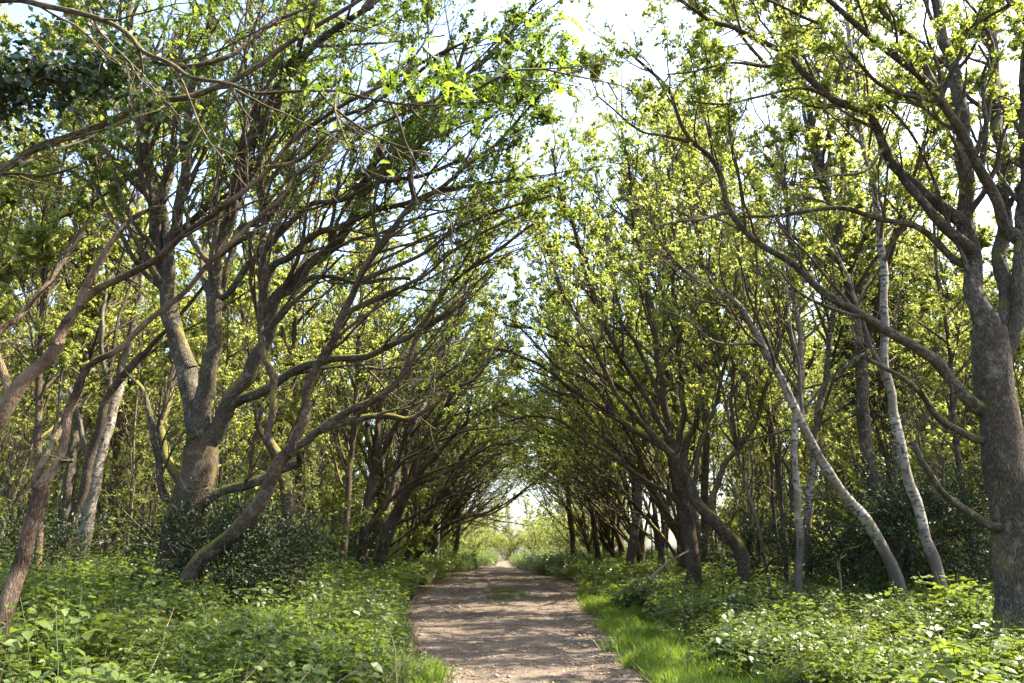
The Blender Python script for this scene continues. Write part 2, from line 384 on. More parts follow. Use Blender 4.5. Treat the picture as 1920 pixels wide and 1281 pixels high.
def finish_tree(rng, root, mains, org, bark, twigmat, leafmat, o):
    """mains: list of (name, P, Rr) in world space. Adds children, twigs and the crown, all in the root's local space."""
    bias = norm(np.array(o.get('bias', (0, 0, 1.0)), float)); bs = o.get('bs', .10)
    l1P, l1R = [], []; st = Tubes(); L0 = lambda P: np.linalg.norm(np.diff(P, axis=0), axis=1).sum()
    for nm, P, Rr in mains:
        tb = Tubes(); r0 = Rr.max()
        tb.add(P - org, Rr, ring_k(r0), lump=o.get('lump', .10), seed=float(rng.random() * 9))
        if L0(P) > 1.5 and r0 > .03:                               # broken stubs and knots
            ns_ = max(1, int(L0(P) * .7)); Pk = P[None]; Rk = Rr[None]
            sa, sb = sprout(rng, Pk, Rk, ns_, .15, .9, (.6, 1.2), .05, .06, .32, 3, .15, bias, .05, .5, .010)
            st.add(sa, sb.clip(.008) * np.array([1.3, 1, .9, .55])[None] * 1.3, 6)
        bm = o.get('barks', {}).get(nm, bark)
        ob = link('trunk' if nm == 'trunk' else 'limb', tb.mesh('trunk' if nm == 'trunk' else 'limb', bm), root); KIDS.setdefault(root.name, []).append(ob)
        L = np.linalg.norm(np.diff(P, axis=0), axis=1).sum()
        if nm == 'trunk' and not o.get('trunk_kids'): continue
        per = max(1, int(L * o.get('d1', 1.8)))
        idx = np.linspace(0, len(P) - 1, 24); fi = np.floor(idx).astype(int).clip(0, len(P) - 2); ff = (idx - fi)[:, None]
        Pq = (P[fi] + (P[fi + 1] - P[fi]) * ff)[None]; Rq = (Rr[fi] + (Rr[fi + 1] - Rr[fi]) * ff[:, 0])[None]
        a, b = sprout(rng, Pq, Rq, per, o.get('t0', .25), 1.0, (.35, 1.0), o.get('len1', .34), .5, o.get('l1max', 2.6), 7, .13, bias, bs, .5, .010)
        l1P.append(a); l1R.append(b)
    if not l1P: return
    P1, R1 = np.concatenate(l1P), np.concatenate(l1R)
    P2, R2 = sprout(rng, P1, R1, o.get('n2', 5), .2, 1, (.4, 1.0), .5, .25, 1.3, 5, .16, bias, bs, .55, .006)
    P3, R3 = sprout(rng, P2, R2, o.get('n3', 4), .2, 1, (.4, 1.1), .5, .12, .55, o.get('m3', 2), .2, bias, bs * .5, .6, .0035)
    if st.n:
        st.co = [c - org for c in st.co]
        ob = link('stubs', st.mesh('stubs', bark), root, kind='stuff'); KIDS[root.name].append(ob)
    tb = Tubes(); tb.add(P1 - org, R1, 5); tb.add(P2 - org, R2, 4); tb.add(P3 - org, R3, 3)
    ob = link('twigs', tb.mesh('twigs', twigmat), root, kind='stuff'); KIDS[root.name].append(ob)
    ends = P3
    zl = o.get('leaf_z')
    if zl is not None:
        k = rng.random(len(ends)) < sstep(zl[0], zl[1], ends[:, -1, 2]) * .97 + .03; ends = ends[k]
    C, T = leaf_spots(rng, ends, int(o.get('leaves', 9) * 1.35))
    f = o.get('clump', 4.0)
    cl = np.sin(C[:, 0] * f + C[:, 1] * f * .6 + 1) + np.sin(C[:, 1] * f * 1.2 - C[:, 2] * f * .8 + 2) + np.sin(C[:, 2] * f * 1.3 + C[:, 0] * f * .5) + .7 * np.sin(C[:, 0] * f * 2.1 - C[:, 2] * f * 1.7)
    k = rng.random(len(C)) < sstep(o.get('gap', -.6), o.get('gap', -.6) + 1.1, cl) * .96 + .04; C, T = C[k], T[k]
    ob = link('crown', leaf_mesh(rng, 'crown', C - org, T, o.get('leaf', .085), leafmat, lobes=o.get('lobes', False)), root, kind='stuff'); KIDS[root.name].append(ob)
    return len(C)

def traced(name, label, cat, branches, bark, leafmat, seed, twigmat=None, group=None, **o):
    """branches: (points in photo px, r0 px, r1 px, parent index or None, start distance or None, end distance)"""
    rng = np.random.default_rng(seed)
    res, px = [], []
    for bi, (pts, r0, r1, par, d0, d1) in enumerate(branches):
        pts = np.array(pts, float)
        if par is not None:
            q = px[par]; k = np.argmin(((q[:, :2] - pts[0]) ** 2).sum(1)); d0 = q[k, 2]
            pts[0] = q[k, :2]
        s = np.concatenate([[0], np.cumsum(np.linalg.norm(np.diff(pts, axis=0), axis=1))]); s /= s[-1]
        dep = d0 + (d1 - d0) * s ** 1.2 + (0 if par is None else 1) * .15 * np.sin(s * 7 + bi) * s
        rad = (r0 + (r1 - r0) * (s if par is None else s ** .72)) * (.95 if par is None else .82) * o.get('thin', 1)
        W3 = np.array([at(x, y, d) for (x, y), d in zip(pts, dep)]); rr = np.array([r * pxm(x, y, d) for r, (x, y), d in zip(rad, pts, dep)])
        if par is None:
            d = W3[0] - W3[1]; d /= np.linalg.norm(d); d = norm(d + np.array([0, 0, -.8])); g = gz(W3[0, 0], W3[0, 1]) - .2
            tt = max((W3[0, 2] - g) / max(-d[2], .2), .1)
            W3 = np.vstack([W3[0] + d * tt, W3[0] + d * tt * .45, W3]); rr = np.concatenate([[rr[0] * 1.7, rr[0] * 1.15], rr])
        P, Rr = spline(W3, rr, max(.10, min(.3, rr.max() * 1.2)))
        if par is not None and len(P) > 6:                       # root flare where a limb leaves its parent
            n = min(5, len(P) - 1); Rr[:n] *= np.linspace(1.25, 1, n)
        am = np.minimum(.04, Rr * .45)[:, None] * (1 if par is not None else .6)
        P = P + np.stack([snoise(P[:, 2] + P[:, 0], P[:, 0] - P[:, 2], 2.6, bi + j * 2.1) + .8 * np.sign(np.sin(P[:, 2] * 5.1 + P[:, 0] * 4.3 + bi + j)) * np.abs(np.sin(P[:, 2] * 5.1 + P[:, 0] * 4.3 + bi + j)) ** .5 * .5 for j in range(3)], 1) * am
        res.append(('trunk' if par is None else 'limb', P, Rr))
        ss = np.linspace(0, 1, 60)
        px.append(np.stack([np.interp(ss, s, pts[:, 0]), np.interp(ss, s, pts[:, 1]), np.interp(ss, s, dep)], 1))
    org = res[0][1][0].copy(); org[2] += .2
    root = empty(name, org, label, cat, group)
    finish_tree(rng, root, res, org, bark, twigmat or M_TWIG, leafmat, o)
    return root

# the great oak on the left, many stems from one bole
T1 = [
 ([(332,1075),(345,985),(360,925),(372,880),(374,835)], 44, 33, None, 14, 14),
 ([(372,850),(364,770),(352,700),(330,640),(318,565),(300,470),(289,385),(280,310),(262,235),(252,165),(250,100),(238,0),(235,-80)], 27, 6, 0, None, 14.6),
 ([(352,700),(334,640),(316,590),(316,500),(326,435),(340,370),(346,310),(352,215),(362,160),(385,90),(395,20),(400,-60)], 17, 6, 1, None, 13.2),
 ([(316,480),(306,390),(320,325),(328,260),(312,210),(320,150),(330,60)], 10, 5, 2, None, 15.5),
 ([(374,850),(382,740),(400,640),(402,575),(406,480),(430,415),(441,350),(455,300),(485,245),(520,190),(560,120),(620,60),(700,10)], 23, 6, 0, None, 11.5),
 ([(378,840),(398,822),(428,758),(466,703),(500,630),(522,560),(575,500),(640,445),(680,360),(697,310),(715,270),(760,232),(830,180),(900,120)], 21, 4, 0, None, 12.2),
 ([(428,760),(472,740),(525,720),(566,686),(612,678),(675,670),(725,650),(760,636),(812,600),(870,570)], 14, 4, 5, None, 12.0),
 ([(330,935),(312,940),(296,865),(285,795),(270,740),(254,718)], 9, 6, 0, None, 13.5),
 ([(345,920),(330,890),(311,840),(305,808),(311,765),(322,725),(335,660)], 12, 7, 0, None, 15.2),
 ([(372,950),(386,940),(425,920),(466,905),(505,893),(560,862)], 13, 9, 0, None, 13.6),
 ([(404,520),(418,560),(460,505),(485,480),(515,448),(550,410),(585,382),(640,374),(700,345),(790,330),(860,300)], 9, 4, 4, None, 11.6),
 ([(500,625),(505,510),(545,480),(592,440),(638,424),(710,392),(770,378),(835,355),(910,345),(1000,330)], 11, 3.5, 5, None, 11.2),
 ([(522,560),(575,526),(625,520),(675,530),(730,524),(770,522)], 7, 4, 5, None, 12.8),
 ([(402,600),(445,440),(482,415),(500,350),(540,280),(560,200),(575,100),(600,0)], 9, 4, 4, None, 14.5),
 ([(430,420),(470,330),(540,300),(610,230),(690,200),(760,150),(850,90)], 7, 3, 4, None, 11.0),
 ([(289,385),(240,330),(205,290),(170,250),(120,180)], 8, 4, 1, None, 14.0),
 ([(236,-60),(230,-250),(200,-480)], 7, 3, 1, None, 14.5),
 ([(400,-50),(430,-250),(480,-450)], 7, 3, 2, None, 12.5),
 ([(690,15),(780,-120),(880,-260),(960,-420)], 7, 3, 4, None, 10.5),
 ([(890,130),(960,60),(1040,-60),(1100,-200)], 5, 3, 5, None, 11.5),
 ([(318,560),(262,500),(215,420),(180,350),(160,300)], 7, 3.5, 1, None, 13.6),
]
traced('oak_tree', 'great oak with many stems fanning from a mossy bole above the left holly', 'tree', T1, M_GREY, L_OAK, 21,
       barks={'trunk': M_OAK}, bias=(.55, -.05, .8), bs=.10, d1=2.1, leaves=27, gap=-1.1, leaf=.066, leaf_z=(6.4, 10.0), len1=.36, n2=6)

T2 = [
 ([(350,1088),(380,1045),(426,1010),(466,970),(500,920),(522,875),(542,845)], 16, 13, None, 12.5, 12.3),
 ([(524,868),(518,845),(500,810),(516,765),(510,705),(492,655),(490,560),(493,440),(488,330),(485,230),(478,120),(470,0)], 10, 5, 0, None, 13.0),
 ([(538,850),(551,828),(571,795),(573,740),(591,700),(616,655),(642,590),(672,530),(712,460),(752,410),(775,376),(771,325),(786,270),(815,215),(850,150),(880,60)], 12, 4, 0, None, 11.2),
 ([(775,378),(830,350),(880,305),(932,268),(978,218),(1020,170)], 6, 2.5, 2, None, 10.6),
 ([(540,850),(575,830),(602,804),(662,790),(725,780),(768,784),(822,755),(842,730),(888,713),(918,678)], 12, 3, 0, None, 12.5),
 ([(602,804),(662,770),(712,745),(746,715),(770,670),(782,635),(810,580),(860,520),(930,470),(1000,420)], 10, 3, 4, None, 12.2),
 ([(672,530),(740,500),(800,470),(870,420),(950,390),(1040,365)], 6, 2.5, 2, None, 11.0),
 ([(712,460),(700,400),(715,330),(760,290),(800,230)], 5, 2.5, 2, None, 11.5),
 ([(640,595),(700,560),(790,520),(850,470),(900,440),(985,400)], 6, 2.5, 2, None, 11.8),
]
traced('leaning_oak', 'slanting smooth brown trunk rising from the holly before the great left oak', 'tree', T2, M_OAK, L_OAK, 22,
       bias=(.7, -.05, .6), bs=.10, d1=2.2, leaves=22, gap=-1.0, leaf=.062, leaf_z=(5.6, 9.0), len1=.4, n2=6)

T0 = [
 ([(-150,1230),(-120,1040),(-70,900),(-5,785),(40,725),(80,680),(115,640)], 23, 12, None, 9, 9.2),
 ([(112,645),(165,552),(240,515),(285,490),(350,435),(400,400),(450,365),(500,320),(550,265),(600,225),(640,198),(710,165),(790,118),(870,80)], 10.5, 3, 0, None, 8.2),
 ([(140,580),(150,570),(175,510),(210,450),(252,410),(302,387)], 9, 5, 1, None, 9.0),
 ([(20,750),(-10,640),(40,590),(80,540),(130,480),(160,420)], 10, 4, 0, None, 10.2),
 ([(500,320),(560,300),(620,250),(690,240),(780,200),(870,170)], 5, 2.5, 1, None, 8.0),
]
traced('leaning_tree', 'reddish trunk slanting in at the left edge with a long bough', 'tree', T0, M_RED, L_OAK, 23,
       bias=(.5, .1, .8), bs=.08, d1=1.5, leaves=5, leaf=.055, leaf_z=(6.0, 9.0), n2=5)

T3 = [
 ([(5,1160),(20,1120),(40,1055),(55,990),(70,940),(77,918)], 16, 14, None, 8, 8.2),
 ([(77,920),(100,890),(115,855),(124,810),(126,770),(140,740),(160,700),(176,680),(216,660),(240,640),(300,585),(350,540),(386,500),(425,465),(475,415),(525,375),(552,330),(600,300),(640,245),(700,200)], 11, 2.5, 0, None, 8.6),
 ([(74,925),(65,900),(92,850),(110,810),(124,775)], 7, 8, 0, None, 8.35),
 ([(110,862),(124,860),(133,866)], 7, 3, 1, None, 7.95),
 ([(126,775),(150,735),(158,712)], 6, 2, 1, None, 8.0),
]
traced('forked_tree', 'peeling reddish trunk in the left nettles, split like a needle eye', 'tree', T3, M_RED, L_OAK, 24,
       bias=(.4, .2, .8), bs=.08, d1=1.0, t0=.55, leaves=5, leaf=.055, leaf_z=(6.0, 9.0), n2=4)

T4 = [
 ([(150,1052),(165,980),(175,920),(186,860),(201,805),(216,750),(226,712)], 13, 10, None, 17, 17),
 ([(226,712),(240,640),(262,560),(270,480),(262,400),(255,300),(240,200)], 9, 3, 0, None, 17.5),
 ([(216,750),(196,690),(190,610),(200,520),(190,430)], 7, 3, 0, None, 16.5),
 ([(186,860),(165,855),(150,810),(145,775),(133,735),(105,680),(80,600),(60,500)], 7, 3, 0, None, 17.5),
]
traced('birch_tree', 'pale sunlit birch trunk behind the forked reddish tree on the left', 'tree', T4, M_BIRCH, L_BIRCH, 25,
       bias=(.1, 0, 1), bs=.06, d1=1.6, leaves=10, leaf=.075, leaf_z=(5, 7))
T4b = [
 ([(100,1070),(140,965),(160,900),(186,805),(206,735),(240,695),(268,662)], 10, 7, None, 16, 15.5),
 ([(268,662),(330,600),(380,540),(420,500)], 6, 3, 0, None, 15),
 ([(206,735),(215,640),(235,560),(270,480)], 5, 2.5, 0, None, 16),
]
traced('dark_leaning_tree', 'thin dark trunk slanting right across the pale birch on the left', 'tree', T4b, M_DARK, L_OAK, 26, bias=(.3, 0, 1), bs=.08, d1=1.4, leaves=8, leaf_z=(4.5, 7))

# boughs that reach in over the camera from a trunk outside the left of the frame
TA = [
 ([(-420,1290),(-400,900),(-370,500),(-340,200),(-300,-100)], 62, 40, None, 5.2, 5.4),
 ([(-360,270),(-150,195),(38,148),(120,138),(245,122)], 24, 13, 0, None, 5.8),
 ([(245,122),(280,112),(350,126),(380,120),(435,105),(470,75),(510,40),(565,18),(640,-20)], 7, 4, 1, None, 6.6),
 ([(-330,100),(-150,40),(0,2),(90,12),(185,35),(240,65),(270,100),(320,120),(360,145),(425,155),(480,175),(540,172),(590,170),(640,172),(700,186),(770,196),(840,196),(930,190)], 11, 1.6, 0, None, 3.9),
 ([(-360,480),(-120,370),(0,320),(60,287),(140,255),(210,225),(280,195),(350,184),(400,165),(440,150),(490,120),(525,90),(575,60),(625,30),(700,-20)], 13, 4.5, 0, None, 6.4),
 ([(-60,345),(10,325),(75,330),(130,318),(160,300)], 5, 3, 4, None, 5.6),
]
rA = traced('overhanging_oak', 'dark boughs reaching in at upper left, the thickest wrapped in ivy', 'tree', TA, M_DARK, L_OAK, 27,
       bias=(.2, .5, .5), bs=.06, d1=1.6, leaves=2, leaf=.065, lobes=True, leaf_z=(4.2, 6.0), l1max=1.1, n2=4, len1=.3)

# the great grey oak on the right
T5 = [
 ([(1916,1130),(1908,1050),(1903,990),(1888,905),(1878,840),(1868,765),(1862,690),(1854,620)], 52, 33, None, 10, 10),
 ([(1852,640),(1826,525),(1815,450),(1808,375),(1807,275),(1800,175),(1776,100),(1756,25),(1745,-60)], 26, 10, 0, None, 10.2),
 ([(1862,650),(1880,590),(1880,500),(1882,400),(1880,300),(1866,175),(1860,100),(1857,0),(1855,-60)], 20, 10, 0, None, 10.8),
 ([(1872,680),(1908,600),(1916,450),(1922,300),(1925,150),(1930,0)], 20, 11, 0, None, 9.4),
 ([(1846,775),(1830,765),(1796,725),(1760,685),(1715,655),(1690,636),(1625,595),(1560,560),(1520,525),(1480,490),(1430,460),(1395,430),(1366,390),(1355,340),(1336,300),(1300,270),(1280,240),(1265,200),(1250,165),(1205,120),(1170,90)], 17, 3, 0, None, 8.6),
 ([(1366,395),(1315,410),(1275,415),(1226,424)], 5, 3, 4, None, 8.4),
 ([(1302,272),(1245,255),(1200,245),(1150,205),(1120,180)], 4.5, 2, 4, None, 8.2),
 ([(1818,500),(1790,490),(1755,450),(1715,425),(1650,412),(1580,390),(1510,395),(1450,405),(1388,407)], 10, 4, 1, None, 9.4),
 ([(1812,420),(1780,395),(1730,360),(1680,315),(1660,280),(1635,225),(1600,200),(1555,180),(1510,140),(1480,105),(1420,75),(1370,50),(1335,40),(1290,10),(1240,-20)], 15, 4, 1, None, 8.4),
 ([(1900,450),(1888,425),(1865,375),(1838,318),(1800,250),(1765,190),(1725,145),(1680,105),(1640,75),(1600,45),(1555,0),(1520,-40)], 15, 6, 3, None, 8.0),
 ([(1768,192),(1790,125),(1806,88),(1816,55),(1848,34),(1890,10)], 7, 4, 9, None, 8.2),
 ([(1755,180),(1722,95),(1690,60),(1655,20),(1640,-20)], 9, 6, 9, None, 8.6),
 ([(1868,995),(1858,990),(1815,960),(1770,925),(1745,890),(1725,850),(1714,828)], 12, 7, 0, None, 9.2),
 ([(1852,835),(1836,825),(1790,805),(1755,780),(1736,750),(1700,715),(1660,690),(1625,670)], 12, 5, 0, None, 9.4),
 ([(1800,480),(1760,410),(1731,380),(1705,350),(1690,325)], 15, 9, 1, None, 9.6),
 ([(1838,320),(1850,240),(1842,150),(1850,120)], 7, 4, 9, None, 9.0),
 ([(1660,282),(1620,320),(1560,330),(1502,335)], 5, 3, 8, None, 8.4),
 ([(1790,560),(1775,410),(1735,300),(1700,240),(1655,190)], 6, 3, 1, None, 9.4),
 ([(1480,108),(1440,125),(1370,118),(1300,135),(1250,140)], 5, 2, 8, None, 8.2),
 ([(1556,182),(1500,165),(1430,180),(1360,195),(1290,190)], 5, 2, 8, None, 8.0),
 ([(1765,190),(1700,180),(1640,150),(1560,60),(1500,30),(1420,-10)], 6, 3, 9, None, 8.0),
 ([(1750,-20),(1735,-200),(1690,-420),(1640,-700)], 11, 4, 1, None, 11.5),  # upper limbs out of view from here down, added to shade path and undergrowth
 ([(1856,-30),(1880,-250),(1900,-480),(1930,-760)], 11, 4, 2, None, 11.5),
 ([(1930,20),(1960,-200),(2000,-420),(2040,-650)], 12, 4, 3, None, 10.5),
 ([(1525,-30),(1440,-180),(1360,-340),(1290,-480)], 7, 3, 9, None, 9.5),
]
traced('oak_tree', 'great grey oak at the right edge with long bare arching limbs', 'tree', T5, M_GREY, L_LIT, 28,
       bias=(-.45, -.15, .8), bs=.08, thin=.92, d1=1.7, clump=5, gap=-.3, leaves=19, leaf=.06, leaf_z=(5.3, 8.4), len1=.30, l1max=2.0, n2=6,
       barks={'trunk': M_BOLE})

T6 = [
 ([(1301,1085),(1297,1020),(1287,980),(1279,940),(1272,890),(1264,848)], 15, 11, None, 20, 20),
 ([(1264,850),(1225,830),(1165,790),(1120,760),(1080,735),(1020,690),(960,660),(910,655)], 9, 3, 0, None, 18.5),
 ([(1280,950),(1245,920),(1200,895),(1150,855),(1100,825),(1050,790),(1000,780),(950,790)], 7, 2.5, 0, None, 19),
 ([(1264,850),(1252,810),(1245,755),(1235,680),(1230,640),(1215,560),(1200,480),(1185,400),(1180,320),(1165,240)], 10, 3, 0, None, 20.5),
 ([(1255,820),(1210,740),(1170,680),(1130,600),(1100,520),(1080,440),(1050,360),(1035,280)], 8, 3, 0, None, 19),
 ([(1272,890),(1300,800),(1315,720),(1320,640),(1335,560),(1340,470),(1350,380),(1365,260)], 9, 3, 0, None, 21),
 ([(1270,870),(1280,780),(1275,700),(1270,620),(1262,540),(1265,450),(1255,360),(1250,240)], 8, 3, 0, None, 21.5),
 ([(1245,755),(1195,650),(1160,600),(1120,540),(1090,470),(1070,400)], 6, 2.5, 3, None, 19.5),
 ([(1225,830),(1180,740),(1120,700),(1070,650),(1010,620),(950,610)], 6, 2.5, 1, None, 18.5),
 ([(1165,790),(1110,720),(1050,690),(1000,640),(960,600)], 5, 2, 1, None, 18.8),
 ([(1235,680),(1290,600),(1320,560),(1370,500),(1400,440)], 5, 2, 3, None, 21),
]
traced('arching_tree', 'upright trunk beside the crooked one, its fan of boughs arching over the path', 'tree', T6, M_OAK, L_LIT, 29,
       bias=(-.5, 0, .7), bs=.10, d1=2.2, clump=5.5, gap=-.2, leaves=24, leaf=.085, leaf_z=(5.5, 9.5), len1=.36, n2=5)
T7 = [
 ([(1402,1092),(1391,1035),(1370,1008),(1336,978),(1311,950),(1298,928),(1285,900),(1261,855)], 14, 10, None, 18, 18),
 ([(1261,855),(1200,790),(1150,730),(1110,640),(1060,560),(1030,480),(1010,420)], 8, 2.5, 0, None, 16.8),
 ([(1372,1008),(1335,955),(1350,890),(1385,840),(1410,800),(1430,755),(1445,690),(1470,620),(1480,540)], 9, 3, 0, None, 18.5),
 ([(1385,840),(1370,760),(1375,690),(1350,610),(1340,540)], 5, 2.5, 2, None, 18),
 ([(1298,930),(1310,850),(1340,760),(1360,680),(1390,600),(1400,520)], 6, 2.5, 0, None, 18.6),
 ([(1400,1088),(1430,1072),(1448,1050),(1465,1042)], 4, 2, 0, None, 17.5),
]
traced('crooked_tree', 'crooked mossy trunk bending sharply left from the nettles on the right of the path', 'tree', T7, M_OAK, L_LIT, 30,
       bias=(-.4, 0, .8), bs=.10, d1=2.0, clump=5.5, gap=-.2, leaves=20, leaf=.08, leaf_z=(5.0, 8.5), len1=.36, n2=5)
T8 = [([(1500,1112),(1498,990),(1492,890),(1490,790),(1500,740),(1502,650),(1490,560),(1480,450),(1470,350),(1450,240)], 8, 3, None, 15, 15.5),
      ([(1490,800),(1530,740),(1580,690),(1640,650)], 4, 2, 0, None, 15), ([(1500,740),(1460,680),(1420,600),(1400,500)], 5, 2, 0, None, 15.6), ([(1495,600),(1540,520),(1570,420)], 4, 2, 0, None, 15.8)]
traced('birch_tree', 'front birch of the slim pair between crooked trunk and leaning birch', 'tree', T8, M_BIRCH, L_BIRCH, 31, trunk_kids=True, t0=.45, d1=2.0, leaf_z=(4.5, 7.5), clump=5.5, gap=-.2, leaves=14, leaf=.07)
T8b = [([(1516,1075),(1516,960),(1527,840),(1536,765),(1551,690),(1560,600),(1580,480),(1590,360),(1600,250)], 8, 3, None, 19, 19.5),
       ([(1530,820),(1560,720),(1610,640),(1640,560)], 4, 2, 0, None, 19), ([(1556,640),(1520,540),(1510,440)], 4, 2, 0, None, 19.4)]
traced('birch_tree', 'rear birch of the slim pair between crooked trunk and leaning birch', 'tree', T8b, M_BIRCH, L_BIRCH, 32, trunk_kids=True, t0=.45, d1=2.4, leaf_z=(5, 7.5), leaves=9)
T9 = [([(1672,1058),(1641,1000),(1611,960),(1576,920),(1546,875),(1516,820),(1490,765),(1460,705),(1430,650),(1398,590),(1365,555),(1300,520),(1240,470)], 14, 4, None, 14, 13.5),
      ([(1500,790),(1500,700),(1480,600),(1475,500)], 6, 3, 0, None, 14.2), ([(1430,650),(1340,640),(1290,600),(1240,580)], 4, 2, 0, None, 13.2), ([(1398,592),(1390,500),(1370,420)], 4, 2, 0, None, 14)]
traced('leaning_birch', 'white birch leaning far left across the wood before the right holly', 'tree', T9, M_BIRCH, L_BIRCH, 33, trunk_kids=True, thin=.85, t0=.6, d1=1.8, leaf_z=(4.5, 7.5), clump=5.5, gap=-.2, leaves=14, leaf=.07)
T10 = [([(1760,1078),(1735,1010),(1716,940),(1696,875),(1683,805),(1671,740),(1660,690),(1658,600),(1656,500),(1645,390),(1635,320),(1616,265),(1600,150),(1590,40)], 13, 5, None, 13, 13.5),
       ([(1664,715),(1625,625),(1590,520),(1550,440),(1500,390)], 7, 3, 0, None, 13), ([(1656,480),(1700,400),(1720,300)], 4, 2, 0, None, 14)]
traced('birch_tree', 'stout white birch tilting left beside the dark holly, just left of the great grey oak', 'tree', T10, M_BIRCH, L_BIRCH, 34, trunk_kids=True, thin=.82, t0=.55, d1=1.8, leaf_z=(5, 7.5), leaves=9)
T11 = [([(677,1072),(681,1020),(691,940),(703,885),(708,840)], 11, 8, None, 27, 27),
       ([(703,885),(740,800),(790,740),(850,690),(910,660)], 7, 2.5, 0, None, 26), ([(708,840),(715,760),(740,690),(780,620),(830,560)], 7, 2.5, 0, None, 27.5), ([(691,940),(740,880),(800,840),(870,810),(930,800)], 6, 2, 0, None, 26),
       ([(700,900),(690,800),(695,700),(715,600),(720,520)], 6, 2.5, 0, None, 28), ([(683,1010),(730,940),(780,900),(850,870),(900,860)], 5, 2, 0, None, 26.5)]
traced('arching_tree', 'dark straight trunk at the head of the left row, forking just above the nettles', 'tree', T11, M_DARK, L_OAK, 35, bias=(.7, 0, .5), bs=.10, d1=2.0, leaves=8, leaf=.11, leaf_z=(6, 9.5), len1=.4)
T12 = [([(710,1060),(731,990),(760,930),(780,895)], 13, 9, None, 28.5, 28.5),
       ([(780,895),(830,840),(880,790),(940,760),(990,755)], 7, 2.5, 0, None, 27.5), ([(775,905),(800,820),(850,740),(900,690),(960,650)], 7, 2.5, 0, None, 28.5), ([(745,960),(760,870),(770,790),(800,700),(850,620)], 7, 2.5, 0, None, 29.5), ([(731,990),(790,960),(850,930),(900,920)], 5, 2, 0, None, 28), ([(771,910),(850,880),(910,840),(960,830)], 5, 2, 0, None, 28)]
traced('arching_tree', 'thick dark trunk tilting over the path, second in the left row', 'tree', T12, M_DARK, L_OAK, 36, bias=(.7, 0, .5), bs=.10, d1=2.0, leaves=8, leaf=.11, leaf_z=(6, 9.5), len1=.4)
T13 = [([(640,1075),(650,965),(660,840),(668,740),(672,640),(680,520)], 7, 3, None, 24, 24), ([(662,820),(700,720),(720,640)], 4, 2, 0, None, 24), ([(668,740),(640,640),(620,560)], 4, 2, 0, None, 24.5)]
traced('slim_tree', 'slim upright trunk with a stubby base standing just left of the left row', 'tree', T13, M_OAK, L_BIRCH, 37, trunk_kids=True, t0=.3, d1=2.2, leaf=.10, leaf_z=(4, 7))
T14 = [([(545,1050),(540,960),(535,905),(520,870)], 14, 12, None, 18, 18.5), ([(528,885),(560,780),(600,700),(640,600)], 6, 3, 0, None, 19), ([(520,872),(480,780),(470,680),(450,560)], 7, 3, 0, None, 19)]
traced('stump_tree', 'gnarled bent dark trunk seen behind the slanting brown one', 'tree', T14, M_OAK, L_BIRCH, 38, d1=2.0, leaf=.09, leaf_z=(4, 7))

# ------------------------------------------------------------------ trees grown from a few patterns, each copy its own thing
def arch_proto(seed, h, lean):
    """multi-stemmed tree leaning to +x, bare below, leafy above"""
    rng = np.random.default_rng(seed)
    mains = []
    n = 20
    p0 = np.zeros((1, 3)); P = grow(rng, p0, np.array([[lean * .5, 0, 1.]]), np.array([h * .22]), 8, .06, np.array([1., 0, 0]), lean * .05)[0]
    r0 = .13 + .05 * rng.random()
    P = np.vstack([[0, 0, -.25], P]); mains.append(('trunk', *spline(P, np.linspace(r0 * 1.35, r0 * .85, len(P)), .15)))
    k = 10
    for i in range(k):
        f = i / (k - 1); st = mains[0][1][int((.35 + .6 * rng.random()) * (len(mains[0][1]) - 1))]
        d = np.array([[-.35 + 1.25 * f + rng.normal(0, .1), rng.normal(0, .55), 1.25 - .35 * f]])
        L = h * rng.uniform(.62, .85)
        Q = grow(rng, st[None], d, np.array([L]), 12, .09, np.array([1., 0, .25]), .015 + .03 * f)[0]
        rr = r0 * rng.uniform(.25, .55)
        mains.append(('limb', *spline(Q, np.linspace(rr, rr * .25, len(Q)), .3)))
    return mains
def slim_proto(seed, h, r):
    rng = np.random.default_rng(seed)
    P = grow(rng, np.zeros((1, 3)), np.array([[rng.normal(0, .1), rng.normal(0, .1), 1]]), np.array([h * .9]), 14, .05, np.array([0, 0, 1.]), .02)[0]
    P = np.vstack([[0, 0, -.25], P]); mains = [('trunk', *spline(P, np.linspace(r * 1.2, r * .2, len(P)), .3))]
    for i in range(6):
        st = P[int(4 + i * 1.5)]
        d = np.array([[rng.normal(0, .7), rng.normal(0, .7), 1.0]])
        Q = grow(rng, st[None], d, np.array([h * rng.uniform(.22, .36)]), 8, .1, np.array([0, 0, 1.]), .05)[0]
        mains.append(('limb', *spline(Q, np.linspace(r * .42, r * .12, len(Q)), .3)))
    return mains
def shrub_proto(seed, h, n):
    rng = np.random.default_rng(seed); mains = []
    for i in range(n):
        d = np.array([[rng.normal(0, .45), rng.normal(0, .45), 1.]])
        Q = grow(rng, np.array([[rng.normal(0, .12), rng.normal(0, .12), -.2]]), d, np.array([h * rng.uniform(.7, 1.1)]), 8, .12, np.array([0, 0, 1.]), .02)[0]
        mains.append(('limb', *spline(Q, np.linspace(.028, .009, len(Q)), .3)))
    return mains
ZERO = np.zeros(3)
def proto(name, label, cat, group, mains, bark, leafmat, seed, **o):
    root = empty(name, (0, 0, 0), label, cat, group)
    finish_tree(np.random.default_rng(seed), root, mains, ZERO, bark, M_TWIG, leafmat, o)
    return root
USED = set()
def place(pr, x, y, rz, sc, label=None):
    loc = (x, y, float(gz(x, y)) - .02)
    if pr.name not in USED:
        USED.add(pr.name); pr.location = loc; pr.rotation_euler = (0, 0, rz); pr.scale = (sc,) * 3
        if label: pr['label'] = label
        return pr
    return copy_tree(pr, loc, rz, sc, label)

